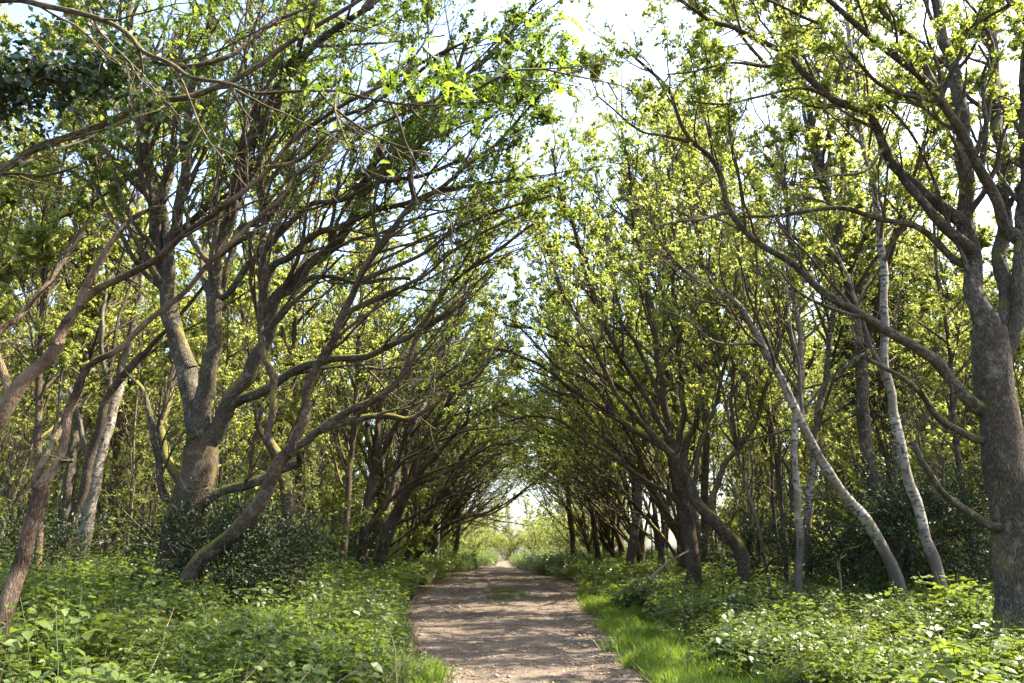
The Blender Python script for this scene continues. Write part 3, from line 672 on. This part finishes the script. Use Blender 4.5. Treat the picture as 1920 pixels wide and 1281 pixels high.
ORD = ['third', 'fourth', 'fifth', 'sixth', 'seventh', 'eighth', 'ninth', 'tenth', 'eleventh', 'twelfth', 'thirteenth', 'fourteenth', 'fifteenth', 'sixteenth']
arch = [proto('arching_tree', 'dark tree of the arch over the path', 'tree', 'trees arching over the path', arch_proto(100 + i, [11.5, 12.5, 12, 13, 10, 13.5][i], [.3, .6, .2, .35, .85, .05][i]), M_DARK if i % 2 else M_OAK, L_OAK if i in (0, 1, 4) else L_LIT, 200 + i,
        bias=(.6, 0, .6), bs=.08, d1=2.0, leaves=17, leaf=.09, leaf_z=[(5.5, 9.5), (5.5, 9.5), (3.0, 7.0), (3.0, 7.0), (5.0, 8.0), (2.5, 7.0)][i], m3=2, len1=.36, n2=5, n3=3) for i in range(6)]
rg = np.random.default_rng(5)
ly_ = [33, 36.5, 40, 44, 48, 53, 58, 63]
for i, y in enumerate(ly_):
    place(arch[[0, 1, 4, 5, 1, 0, 3][i % 7]], -4.9 - .9 * rg.random(), y, rg.normal(0, .5), rg.uniform(.92, 1.1), f'dark tree leaning over the path, {ORD[i]} in the left row counting away from the camera')
ry_ = [26, 30.5, 34, 38, 42, 47, 52]
for i, y in enumerate(ry_):
    place(arch[[2, 5, 3, 2, 4, 5, 3][i % 7]], 5.2 + .8 * rg.random(), y, math.pi + rg.normal(0, .5), rg.uniform(.85, 1.05), f'many-stemmed tree leaning over the path, {ORD[i]} in the right row counting away from the camera')

slim = [proto('slim_tree', 'x', 'tree', 'slim trees deep in the wood', slim_proto(300 + i, [15, 16.5, 18, 17][i], [.10, .13, .12, .14][i]), [M_OAK, M_BIRCH, M_GREY, M_BIRCH][i], L_BIRCH, 400 + i,
        trunk_kids=True, t0=.36, d1=2.6, leaf_z=(3.5, 7.5), leaves=36, leaf=.076, gap=-1.0, clump=2.4, m3=2, n2=5, n3=3, len1=.22, l1max=2.4, bs=.03, bias=(0, 0, 1)) for i in range(4)]
SL = ['slim brown trunk under bright foliage, deep in the wood', 'slim white birch trunk under bright foliage, deep in the wood', 'slim grey trunk under bright foliage, deep in the wood', 'slim white birch trunk under bright foliage, deep in the wood']
spots = [(6.4, 26), (4.6, 31), (5.8, 35), (7.4, 30), (4.4, 39), (-5.6, 31), (-6.6, 37), (-4.2, 42), (-6.2, 49), (-4.0, 53), (3.6, 46), (6.2, 52), (-7.4, 27)]
def free(x, y, d): return all((x - a) ** 2 + (y - b) ** 2 > d * d for a, b in spots)
tries = 0
while len(spots) < 235 and tries < 20000:
    tries += 1
    y = 15 + 80 * rg.random() ** 1.25; x = rg.uniform(-1, 1) * (10 + .75 * y)
    if abs(x + .02 * y) < 7.5 or abs(x) > .8 * y + 3: continue
    if 7 < x < 14 and 15 < y < 30 and rg.random() < .8: continue
    if y > 55 and -9 < x < 24: continue
    if not free(x, y, 2.0 + .012 * y): continue
    spots.append((x, y))
RANK = ['nearest rank'] + [f'{w} rank' for w in ['second'] + ORD]
NTH = ['first', 'second'] + ORD
def ranked(items, what, size):
    """{index: label}; items = [(index, x, y)]: ranks by distance, then counted outward from the path"""
    out = {}
    for side in (-1, 1):
        it = sorted([t for t in items if (t[1] < 0) == (side < 0)], key=lambda t: t[2])
        for r in range(0, len(it), size):
            for n, t in enumerate(sorted(it[r:r + size], key=lambda t: abs(t[1] / t[2]))):
                out[t[0]] = f"{what} {'left' if side < 0 else 'right'} of the path, {RANK[r // size]}, {NTH[n]} outward"
    return out
SL = ['slim brown trunk in wood', 'slim white birch in wood', 'slim grey trunk in wood', 'tall forked birch in wood']
LAB = {}
for k in range(4): LAB.update(ranked([(i, *p) for i, p in enumerate(spots) if i % 4 == k], SL[k], 8))
for i, (x, y) in enumerate(spots): place(slim[i % 4], x, y, rg.uniform(0, 6.28), rg.uniform(.8, 1.15) if i > 12 else 1.32, LAB[i])
shr = [proto('shrub', 'x', 'shrub', 'leafy shrubs under the trees', shrub_proto(500 + i, 2.6 + .7 * i, 7 + i), M_TWIG, L_SHRUB if i != 1 else L_BIRCH, 600 + i, d1=3.0, t0=.25, leaves=(5, 11, 6)[i], leaf=.08, n2=5, n3=3, gap=(-.4, -1.2, -.5)[i], len1=.35, l1max=1.1, bs=.03) for i in range(3)]
pole = [proto('slender_pole', 'x', 'tree', 'slender bare poles between the slim trees', slim_proto(350 + i, [8.5, 10, 9.5][i], [.035, .05, .042][i]), [M_POLE, M_GREY, M_POLE][i], L_BIRCH, 450 + i,
        trunk_kids=True, t0=.25, d1=2.2, leaves=10, leaf=.075, gap=-.3, leaf_z=(2.5, 6), m3=2, n2=4, n3=3, len1=.2, l1max=1.4, bs=.03, bias=(0, 0, 1)) for i in range(3)]
pol, tries = [], 0
while len(pol) < 190 and tries < 20000:
    tries += 1
    y = 14.5 + 42 * rg.random() ** 1.1; x = rg.uniform(-1, 1) * (6 + .72 * y)
    if abs(x + .02 * y) < 6.2 or abs(x) > .78 * y + 2: continue
    if any((x - a) ** 2 + (y - b) ** 2 < .9 for a, b in pol) or not free(x, y, .8): continue
    pol.append((x, y))
LAB = {}
for k in range(3): LAB.update(ranked([(i, *p) for i, p in enumerate(pol) if i % 3 == k], ['thin brown pole', 'thin grey pole', 'thin barky pole'][k], 8))
for i, (x, y) in enumerate(pol): place(pole[i % 3], x, y, rg.uniform(0, 6.28), rg.uniform(.75, 1.25), LAB[i])
# treeline closing the far end beyond the clearing
far = [(x, y) for x, y in zip(np.linspace(-20, 16, 24) + rg.normal(0, .4, 24), 112 + rg.uniform(0, 22, 24))]
for i, (x, y) in enumerate(far):
    place((slim[i % 4] if i % 3 else shr[1]), x, y, rg.uniform(0, 6.28), rg.uniform(1.0, 1.25) * ((.55 if abs(x + 3) < 9 else 1) if i % 3 else 1.4), f'slim tree in the sunlit line closing the path end, {NTH[i - i // 3 - 1]} from the left' if i % 3 else f'pale bush in the sunlit line closing the path end, {NTH[i // 3]} from the left')

ns, tries, sh = 0, 0, []
while len(sh) < 105 and tries < 20000:
    tries += 1
    y = 15 + 90 * rg.random() ** 1.3; x = rg.uniform(-1, 1) * (8 + .75 * y)
    if abs(x + .02 * y) < 6.0 - .02 * y or abs(x) > .8 * y + 2: continue
    if any((x - a) ** 2 + (y - b) ** 2 < 2 for a, b in sh): continue
    sh.append((x, y))
LAB = {}
SH = ['small loose green shrub', 'pale leafy shrub', 'tall bushy green shrub']
for k in range(3): LAB.update(ranked([(i, *p) for i, p in enumerate(sh) if i % 3 == k], SH[k], 8))
for i, (x, y) in enumerate(sh): place(shr[i % 3], x, y, rg.uniform(0, 6.28), rg.uniform(.7, 1.15) * (1 + y / 90), LAB[i])

# bright bushes that close the far end of the path
eb = []
for i in range(20):
    y = 72 + 34 * rg.random(); x = rg.uniform(-13, 11)
    if y < 96 and abs(x - .5 * (path_l(y) + path_r(y))) < 3.6: x += math.copysign(5, x + 1)
    eb.append((x / y, x, y))
for k, (_, x, y) in enumerate(sorted(eb)):
    place(shr[1] if k % 3 else shr[2], x, y, rg.uniform(0, 6.28), rg.uniform(.8, 1.5), f'sunlit bush at the bright far end of the path, {(NTH + ["seventeenth", "eighteenth", "nineteenth", "twentieth"])[k]} from the left')

# ------------------------------------------------------------------ hollies and ivy
def bush(name, label, cat, px, py_, y, rx_, rz_, n, mat, seed, leaf=.06, ry2=None, stems=6):
    rng = np.random.default_rng(seed); c = at(px, py_, y); g = float(gz(c[0], c[1]))
    root = empty(name, (c[0], c[1], g), label, cat)
    ry2 = ry2 or rx_ * .7
    tb = Tubes(); h = c[2] - g + rz_
    ends = []
    d = np.stack([rng.normal(0, .3, stems) * rx_, rng.normal(0, .3, stems) * ry2, np.full(stems, h * .8)], 1)
    P = grow(rng, np.concatenate([rng.normal(0, .12, (stems, 2)), np.full((stems, 1), -.15)], 1), d, np.full(stems, h * .95), 8, .1, np.array([0, 0, 1.]), .02)
    tb.add(P, np.linspace(.04, .01, 9)[None] * np.ones((stems, 1)), 6)
    # sprays inside a lumpy volume
    q = rng.normal(0, 1, (n, 3)); q = norm(q) * (rng.random((n, 1)) ** .45)
    lump = 1 + .25 * np.sin(q[:, 0] * 5 + seed) * np.cos(q[:, 2] * 4 + seed) + .15 * np.sin(q[:, 1] * 9)
    p = q * np.array([rx_, ry2, rz_]) * lump[:, None] + np.array([0, 0, c[2] - g]); p = p[p[:, 2] > .05]
    B = grow(rng, p, q[:len(p)] + np.array([0, 0, .2]), rng.uniform(.25, .5, len(p)), 3, .2, np.array([0, 0, 1.]), .02)
    tb.add(B, np.linspace(.006, .003, 4)[None] * np.ones((len(B), 1)), 3)
    link('stems', tb.mesh('stems', M_DARK), root, kind='stuff')
    C, T = leaf_spots(rng, B, 10, 0)
    link('foliage', leaf_mesh(rng, 'foliage', C, T, leaf, mat, wide=.26), root, kind='stuff')
    return root
bush('holly_bush', 'dark glossy holly spreading round the foot of the great oak on the left', 'bush', 420, 1040, 13.4, 1.35, .85, 1100, L_HOLLY, 41, .065)
bush('holly_bush', 'low dark holly to the right of the slanting brown trunk', 'bush', 515, 1045, 14.2, .8, .65, 420, L_HOLLY, 42, .065)
bush('holly_bush', 'dark evergreen mass at the left edge behind the forked reddish tree', 'bush', 70, 1030, 15.5, 1.2, .7, 420, L_HOLLY, 43, .07)
bush('holly_tree', 'tall dark holly rising behind the stout white birch on the right', 'holly', 1640, 640, 17.5, .8, 3.2, 1300, L_HOLLY, 44, .07, stems=3)
bush('holly_bush', 'glossy dark holly bush between the leaning birch and the great oak on the right', 'bush', 1730, 985, 15, 1.7, 1.1, 1400, L_HOLLY, 45, .07)
bush('holly_bush', 'dark holly bush behind the pair of slim birches', 'bush', 1590, 1040, 18, 1.2, .6, 450, L_HOLLY, 46, .07)
bush('holly_bush', 'dark low holly behind the crooked mossy trunk', 'bush', 1430, 1030, 22, 1.6, .9, 600, L_HOLLY, 47, .08)
bush('holly_bush', 'dark evergreen shrub behind the slim trunk left of the left row', 'bush', 610, 1030, 27, 2.2, 1.0, 700, L_HOLLY, 48, .09)
# ivy round the thick bough
rng = np.random.default_rng(50)
pp = np.array([at(x, y, 5.6) for x, y in zip(np.interp(np.linspace(0, 1, 900), [0, .55, 1], [-140, 90, 270]) + rng.normal(0, 25, 900), np.interp(np.linspace(0, 1, 900), [0, .55, 1], [185, 145, 122]) + rng.normal(0, 22, 900) * (1 + 2 * (rng.random(900) < .35)))])
pp += rng.normal(0, .1, pp.shape)
root = empty('ivy', pp.mean(0), 'ivy leaves clinging to the thick dark bough at upper left', 'ivy')
Bv = grow(rng, pp, rng.normal(0, 1, pp.shape), rng.uniform(.08, .25, len(pp)), 3, .3, np.array([0, 0, -1.]), .1)
tb = Tubes(); tb.add(Bv - pp.mean(0), np.full((len(Bv), 4), .002), 3); link('stems', tb.mesh('stems', M_DARK), root, kind='stuff')
C, T = leaf_spots(rng, Bv, 4, 0); link('foliage', leaf_mesh(rng, 'foliage', C - pp.mean(0), T, .058, L_IVY, wide=.42), root, kind='stuff')

# dead wood by the path on the right
def stick(name, label, cat, main, r0, r1, y0, y1, mat, twigs=3, seed=1):
    rng = np.random.default_rng(seed)
    W3 = np.array([at(x, y_, d) for (x, y_), d in zip(main, np.linspace(y0, y1, len(main)))])
    P, Rr = spline(W3, np.linspace(r0, r1, len(W3)), .08); org = P[0].copy()
    root = empty(name, org, label, cat)
    tb = Tubes(); tb.add(P - org, Rr, 8, .12, seed=seed); link('stem', tb.mesh('stem', mat), root)
    a, b = sprout(rng, P[None], Rr[None], twigs, .3, 1, (.5, 1.1), .3, .15, .6, 4, .15, np.array([0, 0, 1.]), .05, .5, .006)
    tb = Tubes(); tb.add(a - org, b, 5); link('twigs', tb.mesh('twigs', mat), root, kind='stuff')
stick('fallen_branch', 'pale bare fallen branch propped in the nettles left of the twin trunks on the right', 'branch', [(1218, 1090), (1232, 1072), (1252, 1056), (1275, 1042), (1292, 1032)], .045, .02, 17.5, 18.2, M_POLED, 4, 3)
stick('dead_sapling', 'thin dead upright stem between the twin trunks on the right', 'sapling', [(1356, 1125), (1355, 1080), (1354, 1045), (1356, 1010), (1350, 985)], .025, .01, 16, 16, M_OAK, 4, 5)
stick('dead_sapling', 'thin dark dead stem in the nettles below the leaning birch', 'sapling', [(1574, 1135), (1576, 1095), (1573, 1060), (1580, 1035)], .02, .009, 13, 13, M_DARK, 3, 6)

# the spray of young oak leaves hanging close overhead: every leaf its own piece
def oak_leaf_mesh(seed):
    rng = np.random.default_rng(seed)
    out = [(0, .02), (.12, .05), (.22, .16), (.30, .10), (.42, .27), (.52, .15), (.64, .32), (.74, .17), (.86, .22), (.93, .10), (1.0, 0)]
    pts = [(0, 0)] + [(a, b * rng.uniform(.85, 1.15)) for a, b in out] + [(a, -b * rng.uniform(.85, 1.15)) for a, b in out[-2::-1]]
    mid = [(x, 0) for x in (.3, .52, .74)]
    co = [(x, y, abs(y) * .25 - .12 * x * x) for x, y in pts] + [(x, 0, -.12 * x * x) for x, _ in mid]
    n = len(pts); m0 = n; up = list(range(1, 12)); dn = list(range(12, 22))
    tri = []
    def near(x): return 0 if x < .2 else (m0 if x < .45 else (m0 + 1 if x < .68 else m0 + 2))
    for side in (list(range(0, 12)), [11] + dn + [0]):
        for a, b in zip(side[:-1], side[1:]):
            c = near((pts[a][0] + pts[b][0]) / 2)
            if c not in (a, b): tri.append((a, b, c))
    chain = [0, m0, m0 + 1, m0 + 2, 11]
    for k in range(1, 11):      # stitch the wedges on both sides
        pass
    for lst in (up, [0] + dn[::-1]):
        last = None
        for a in lst:
            c = near(pts[a][0])
            if last is not None and last != c: tri.append((last, c, a))
            last = c
    return mesh_np('leaf', np.array(co), [np.array(tri)], None, False, np.full(len(tri), rng.random()), [L_SPRAY])
LM = [oak_leaf_mesh(i) for i in range(6)]
rng = np.random.default_rng(61)
line = [(480,175),(540,172),(590,170),(640,172),(700,186),(770,196),(840,196),(930,190),(985,160),(1010,120),(1040,85)]
root = empty('oak_spray', at(590, 170, 4.15), 'spray of bright young oak leaves hanging close overhead at top centre', 'leaf spray')
org = np.array(root.location)
tb = Tubes(); P, Rr = spline([at(x, y, 4.2 - .35 * i / 10) for i, (x, y) in enumerate(line)], np.linspace(.007, .002, len(line)), .05)
tb.add(P - org, Rr, 6)
tips = []
cl = [(612,165,7),(640,150,7),(700,120,6),(735,125,7),(770,140,6),(820,130,9),(850,150,9),(845,180,8),(880,165,9),(910,185,7),(930,150,9),(960,130,9),(985,100,10),(1020,75,10),(1040,60,8),(1055,110,8),(1000,140,8),(945,175,7),(790,85,4),(890,75,3),(1000,50,6),(1060,70,4)]
for cx, cyy, nl in cl:
    e_ = at(cx, cyy, 4.0 + rng.normal(0, .12)); s0 = P[np.argmin(((P - e_) ** 2).sum(1))]
    Pt, Rt = spline([s0, (s0 + e_) / 2 + rng.normal(0, .015, 3), e_], [.003, .002, .0013], .04); tb.add(Pt - org, Rt, 5)
    for _ in range(nl): tips.append(e_ + rng.normal(0, .045, 3))
link('stem', tb.mesh('stem', M_TWIG), root)
for i, p in enumerate(tips):
    o = link('leaf', LM[i % 6], root); o.location = p - org
    s = rng.uniform(.10, .175); o.scale = (s, s, s)
    o.rotation_euler = (rng.normal(0, .7), rng.normal(.45, .5), rng.uniform(0, 6.28))

# ------------------------------------------------------------------ undergrowth, grass, litter
def ovate(C, A, Nn, s, w=.32):
    Wd = np.cross(A, Nn); s = s[:, None]
    v = [C, C + A * s * .3 + Wd * s * w + Nn * s * .08, C + A * s * .7 + Wd * s * w * .75 + Nn * s * .03, C + A * s - Nn * s * .14,
         C + A * s * .7 - Wd * s * w * .75 + Nn * s * .03, C + A * s * .3 - Wd * s * w + Nn * s * .08, C + A * s * .5 - Nn * s * .01]
    b = np.arange(len(C))[:, None] * 7
    tri = np.concatenate([b + np.array(t) for t in ((0, 1, 6), (1, 2, 6), (2, 3, 6), (3, 4, 6), (4, 5, 6), (5, 0, 6))], 0)
    return np.stack(v, 1).reshape(-1, 3), tri
def tuft(seed, stems, h, nodes, leaf, mat, spread, tri=False, lean=.25):
    rng = np.random.default_rng(seed)
    C, A, Nn, s = [], [], [], []
    tb = Tubes()
    for k in range(stems):
        b = np.append(rng.normal(0, spread, 2), -.05)
        d = np.array([[rng.normal(0, lean), rng.normal(0, lean), 1.]])
        hh = h * rng.uniform(.65, 1.1)
        P = grow(rng, b[None], d, np.array([hh]), 6, .08, np.array([0, 0, -1.]), .03 if tri else 0)[0]
        tb.add(P, np.linspace(.004, .002, 7), 3)
        ph = rng.uniform(0, 6.28)
        for j in range(nodes):
            t = .3 + .7 * (j + .5) / nodes; i = min(int(t * 6), 5); p = P[i] + (P[i + 1] - P[i]) * (t * 6 - i)
            for sgn in (0, math.pi):
                a = ph + j * 1.57 + sgn + rng.normal(0, .25)
                ax = norm(np.array([math.cos(a), math.sin(a), rng.normal(.05, .3)]))
                lp = p + ax * leaf * .35
                offs = ((0, 0),) if not tri else ((0, 0), (.9, .1), (-.9, .1))
                for da, _ in offs:
                    a2 = a + da; ax2 = norm(np.array([math.cos(a2), math.sin(a2), ax[2]]))
                    n = np.array([rng.normal(0, .3), rng.normal(0, .3), 1.]); n = norm(n - ax2 * (n @ ax2))
                    C.append(lp); A.append(ax2); Nn.append(n); s.append(leaf * rng.uniform(.5, 1.3) * (1.1 - .5 * (j == nodes - 1)))
    co, tr = ovate(np.array(C), np.array(A), np.array(Nn), np.array(s), .36 if tri else .33)
    tone = np.tile(rng.random(len(C)), 6)
    sc = np.concatenate(tb.co); sq = np.concatenate(tb.q) + len(co)
    me = mesh_np('tuft', np.vstack([co, sc]), [tr, sq], None, False, np.concatenate([tone, np.full(len(sq), .4)]), [mat])
    return bpy.data.objects.new('tuft_pattern', me)
def grass_tuft(seed, n, h):
    rng = np.random.default_rng(seed)
    b = np.concatenate([rng.normal(0, .06, (n, 2)), np.full((n, 1), -.02)], 1)
    P = grow(rng, b, np.concatenate([rng.normal(0, .35, (n, 2)), np.ones((n, 1))], 1), h * rng.uniform(.5, 1.1, n), 3, .1, np.array([0, 0, -1.]), .22)
    T = norm(P[:, -1] - P[:, 0]); w = norm(np.cross(T, rng.normal(0, 1, (n, 3))))[:, None] * np.array([.0045, .0055, .004, .0006])[None, :, None]
    co = np.stack([P - w, P + w], 2).reshape(-1, 3)
    k = (np.arange(n)[:, None] * 8 + np.arange(3)[None] * 2).ravel()
    q = np.stack([k, k + 1, k + 3, k + 2], 1)
    return bpy.data.objects.new('grass_pattern', mesh_np('grass_tuft', co, [q], None, False, np.repeat(rng.random(n), 3), [L_GRASS]))
def scatter(name, pts, rot, sc, idx, protos):
    me = bpy.data.meshes.new(name); me.vertices.add(len(pts)); me.vertices.foreach_set('co', np.ascontiguousarray(pts, dtype=np.float32).ravel())
    a = me.attributes.new('rot', 'FLOAT_VECTOR', 'POINT'); a.data.foreach_set('vector', np.ascontiguousarray(rot, dtype=np.float32).ravel())
    a = me.attributes.new('scl', 'FLOAT', 'POINT'); a.data.foreach_set('value', sc.astype(np.float32))
    a = me.attributes.new('pick', 'INT', 'POINT'); a.data.foreach_set('value', idx.astype(np.int32))
    ob = link(name, me, None, kind='stuff')
    g = bpy.data.node_groups.new(name, 'GeometryNodeTree')
    g.interface.new_socket('Geometry', in_out='INPUT', socket_type='NodeSocketGeometry'); g.interface.new_socket('Geometry', in_out='OUTPUT', socket_type='NodeSocketGeometry')
    N = g.nodes.new; gi = N('NodeGroupInput'); go = N('NodeGroupOutput'); jn = N('GeometryNodeJoinGeometry')
    def attr(n, t):
        x = N('GeometryNodeInputNamedAttribute'); x.data_type = t; x.inputs['Name'].default_value = n; return x.outputs['Attribute']
    ra, sa, pa = attr('rot', 'FLOAT_VECTOR'), attr('scl', 'FLOAT'), attr('pick', 'INT')
    for i, p in enumerate(protos):
        oi = N('GeometryNodeObjectInfo'); oi.inputs['Object'].default_value = p; oi.inputs['As Instance'].default_value = False
        cmp_ = N('FunctionNodeCompare'); cmp_.data_type = 'INT'; cmp_.operation = 'EQUAL'
        g.links.new(pa, cmp_.inputs[2]); cmp_.inputs[3].default_value = i
        io = N('GeometryNodeInstanceOnPoints')
        g.links.new(gi.outputs[0], io.inputs['Points']); g.links.new(cmp_.outputs[0], io.inputs['Selection']); g.links.new(oi.outputs['Geometry'], io.inputs['Instance'])
        g.links.new(ra, io.inputs['Rotation']); g.links.new(sa, io.inputs['Scale']); g.links.new(io.outputs[0], jn.inputs[0])
    g.links.new(jn.outputs[0], go.inputs[0])
    md = ob.modifiers.new('scatter', 'NODES'); md.node_group = g
    return ob
def cast(rng, y0, y1, dens, o0, xmax, extra=None):
    A = 2 * xmax * (y1 - y0); n = int(A * dens); x = rng.uniform(-xmax, xmax, n); y = rng.uniform(y0, y1, n)
    k = (np.abs(x) < .72 * y + 1.5) & (off_path(x, y) > o0 + .12 * snoise(x, y, 3))
    if extra is not None: k &= extra(x, y, rng.random(n))
    return x[k], y[k]
rng = np.random.default_rng(71)
net = [tuft(700 + i, 6, [.55, .66, .78, .6][i], 7, [.058, .082, .07, .095][i], L_NETTLE, .11) for i in range(4)]
bra = [tuft(720 + i, 6, .62, 6, [.055, .07, .085][i], L_BRAMBLE, .14, tri=True, lean=.5) for i in range(3)]
XY = [cast(rng, 4.2, 12, 27, .12, 11), cast(rng, 12, 25, 13, .12, 20), cast(rng, 25, 50, 4, .15, 22), cast(rng, 50, 124, 1.2, .2, 30)]
x = np.concatenate([a for a, _ in XY]); y = np.concatenate([b for _, b in XY])
sc = np.concatenate([np.full(len(XY[0][0]), 1.0), np.full(len(XY[1][0]), 1.2), np.full(len(XY[2][0]), 1.4), np.full(len(XY[3][0]), 1.7)])
o_ = off_path(x, y)
grassy = (x > 0) & (o_ < .6 + .45 * snoise(x, y, .8, 2) + .7 * (1 - sstep(9, 16, y))) & (y < 22)
sc *= rng.uniform(.55, 1.35, len(x)) * (.45 + .55 * sstep(0, 1.1, o_)) * (1 + .28 * snoise(x, y, .9, 5))
right = x > 0
sc = np.where(right, sc * .88, sc); sc = np.where(rng.random(len(x)) < .04, sc * 1.35, sc)
pr_ = np.where(right, .62, .18) + .35 * snoise(x, y, .5, 8)
isb = rng.random(len(x)) < pr_
rot = np.stack([rng.normal(0, .15, len(x)), rng.normal(0, .15, len(x)), rng.uniform(0, 6.28, len(x))], 1)
z = gz(x, y)
k = ~grassy & ~isb; scatter('nettle_undergrowth', np.stack([x, y, z], 1)[k], rot[k], sc[k], rng.integers(0, 4, k.sum()), net)
k = ~grassy & isb; scatter('bramble_undergrowth', np.stack([x, y, z], 1)[k], rot[k], sc[k], rng.integers(0, 3, k.sum()), bra)
# grass on the verge, along the left edge, and the tuft of green in the middle of the path
gr = [grass_tuft(740 + i, 26, .26) for i in range(3)]
n = 42000; gx = rng.uniform(-4, 5, n); gy = 4.5 + 45 * rng.random(n) ** 1.8
o_ = off_path(gx, gy)
k = ((gx > 0) & (o_ > -.12 + .3 * snoise(gx, gy, 2.2) + .12 * snoise(gx, gy, 7) + rng.normal(0, .08, n)) & (o_ < .9 + .4 * snoise(gx, gy, .8, 2) + .9 * (1 - sstep(9, 16, gy))) & (gy < 26) & (rng.random(n) < 1.1 - .7 * np.clip(o_ - .3, 0, 1))) | ((gx < 0) & (o_ > -.10 + .1 * snoise(gx, gy, 2.2)) & (o_ < .12) & (gy < 11) & (rng.random(n) < .5))
cg = ground_on_ray(945, 1115); k2 = (((gx - cg[0]) / .55) ** 2 + ((gy - cg[1]) / 2.2) ** 2 < 1 + .6 * snoise(gx, gy, 4)) & (rng.random(n) < .22)
gx2 = np.concatenate([gx[k], gx[k2]]); gy2 = np.concatenate([gy[k], gy[k2]])
n2_ = rng.integers(0, 1, 1)
mx_ = cg[0] + rng.normal(0, .35, 220); my_ = cg[1] + rng.normal(0, 1.3, 220)
gx2 = np.concatenate([gx2, mx_]); gy2 = np.concatenate([gy2, my_])
gs = rng.uniform(.6, 1.3, len(gx2)); gs[-220 - k2.sum():] *= .35; gs *= .75 + .5 * np.clip(snoise(gx2, gy2, 2.6, 4) + .3, -.4, 1)
scatter('verge_grass', np.stack([gx2, gy2, np.maximum(gz(gx2, gy2), prof(gy2))], 1), np.stack([gx2 * 0, gx2 * 0, rng.uniform(0, 6.28, len(gx2))], 1), gs, rng.integers(0, 3, len(gx2)), gr)
# dry stems standing among the green, and a few dry blades on the verge
dry = [grass_tuft(760 + i, 7, h) for i, h in enumerate((.95, .75, .35))]
for d_ in dry: d_.data.materials.clear(); d_.data.materials.append(M_LITTER)
k = rng.random(len(x)) < .10; nd = int(k.sum()); pk_ = np.where(grassy[k], 2, rng.integers(0, 2, nd))
scatter('dry_stems', np.stack([x, y, z], 1)[k], np.stack([rng.normal(0, .2, nd), rng.normal(0, .2, nd), rng.uniform(0, 6.28, nd)], 1), rng.uniform(.6, 1.1, nd), pk_, dry)
# dead leaves and bits lying on the path
n = 15000; fy = 5 + 40 * rng.random(n) ** 1.6; fx = path_l(fy) + (path_r(fy) - path_l(fy)) * rng.beta(.6, .6, n)
C = np.stack([fx, fy, prof(fy) + .022], 1)
link('fallen_leaves', leaf_mesh(rng, 'fallen_leaves', C, norm(np.concatenate([rng.normal(0, 1, (n, 2)), np.zeros((n, 1))], 1)), rng.uniform(.02, .05, n), M_LITTER, up=3, along=3), None, kind='stuff')
n = 2600; fy = 5 + 35 * rng.random(n) ** 1.7; fx = path_l(fy) + (path_r(fy) - path_l(fy)) * rng.random(n)
O = np.array([[1, 0, 0], [-1, 0, 0], [0, 1, 0], [0, -1, 0], [0, 0, .6], [0, 0, -.6]], float)
pc = (O[None] * rng.uniform(.6, 1.3, (n, 6, 3)) * (rng.gamma(2.0, .006, n) + .004)[:, None, None] + np.stack([fx, fy, prof(fy) + .014], 1)[:, None]).reshape(-1, 3)
ft = np.array([[0, 2, 4], [2, 1, 4], [1, 3, 4], [3, 0, 4], [2, 0, 5], [1, 2, 5], [3, 1, 5], [0, 3, 5]])
link('pebbles', mesh_np('pebbles', pc, [(np.arange(n)[:, None, None] * 6 + ft[None]).reshape(-1, 3)], None, False, None, [M_POLED]), None, kind='stuff')
n = 700; fy = 5 + 30 * rng.random(n) ** 1.5; fx = path_l(fy) + (path_r(fy) - path_l(fy)) * rng.beta(.6, .6, n)
tb = Tubes(); tb.add(grow(rng, np.stack([fx, fy, prof(fy) + .02], 1), np.concatenate([rng.normal(0, 1, (n, 2)), np.zeros((n, 1))], 1), rng.uniform(.05, .35, n), 3, .12, np.array([0, 0, 1.]), 0), rng.uniform(.002, .006, n)[:, None] * np.ones((1, 4)), 4)
link('fallen_twigs', tb.mesh('fallen_twigs', M_TWIG), None, kind='stuff')
print('built', len(bpy.data.objects), 'objects', sum(len(m.polygons) for m in bpy.data.meshes), 'polys')
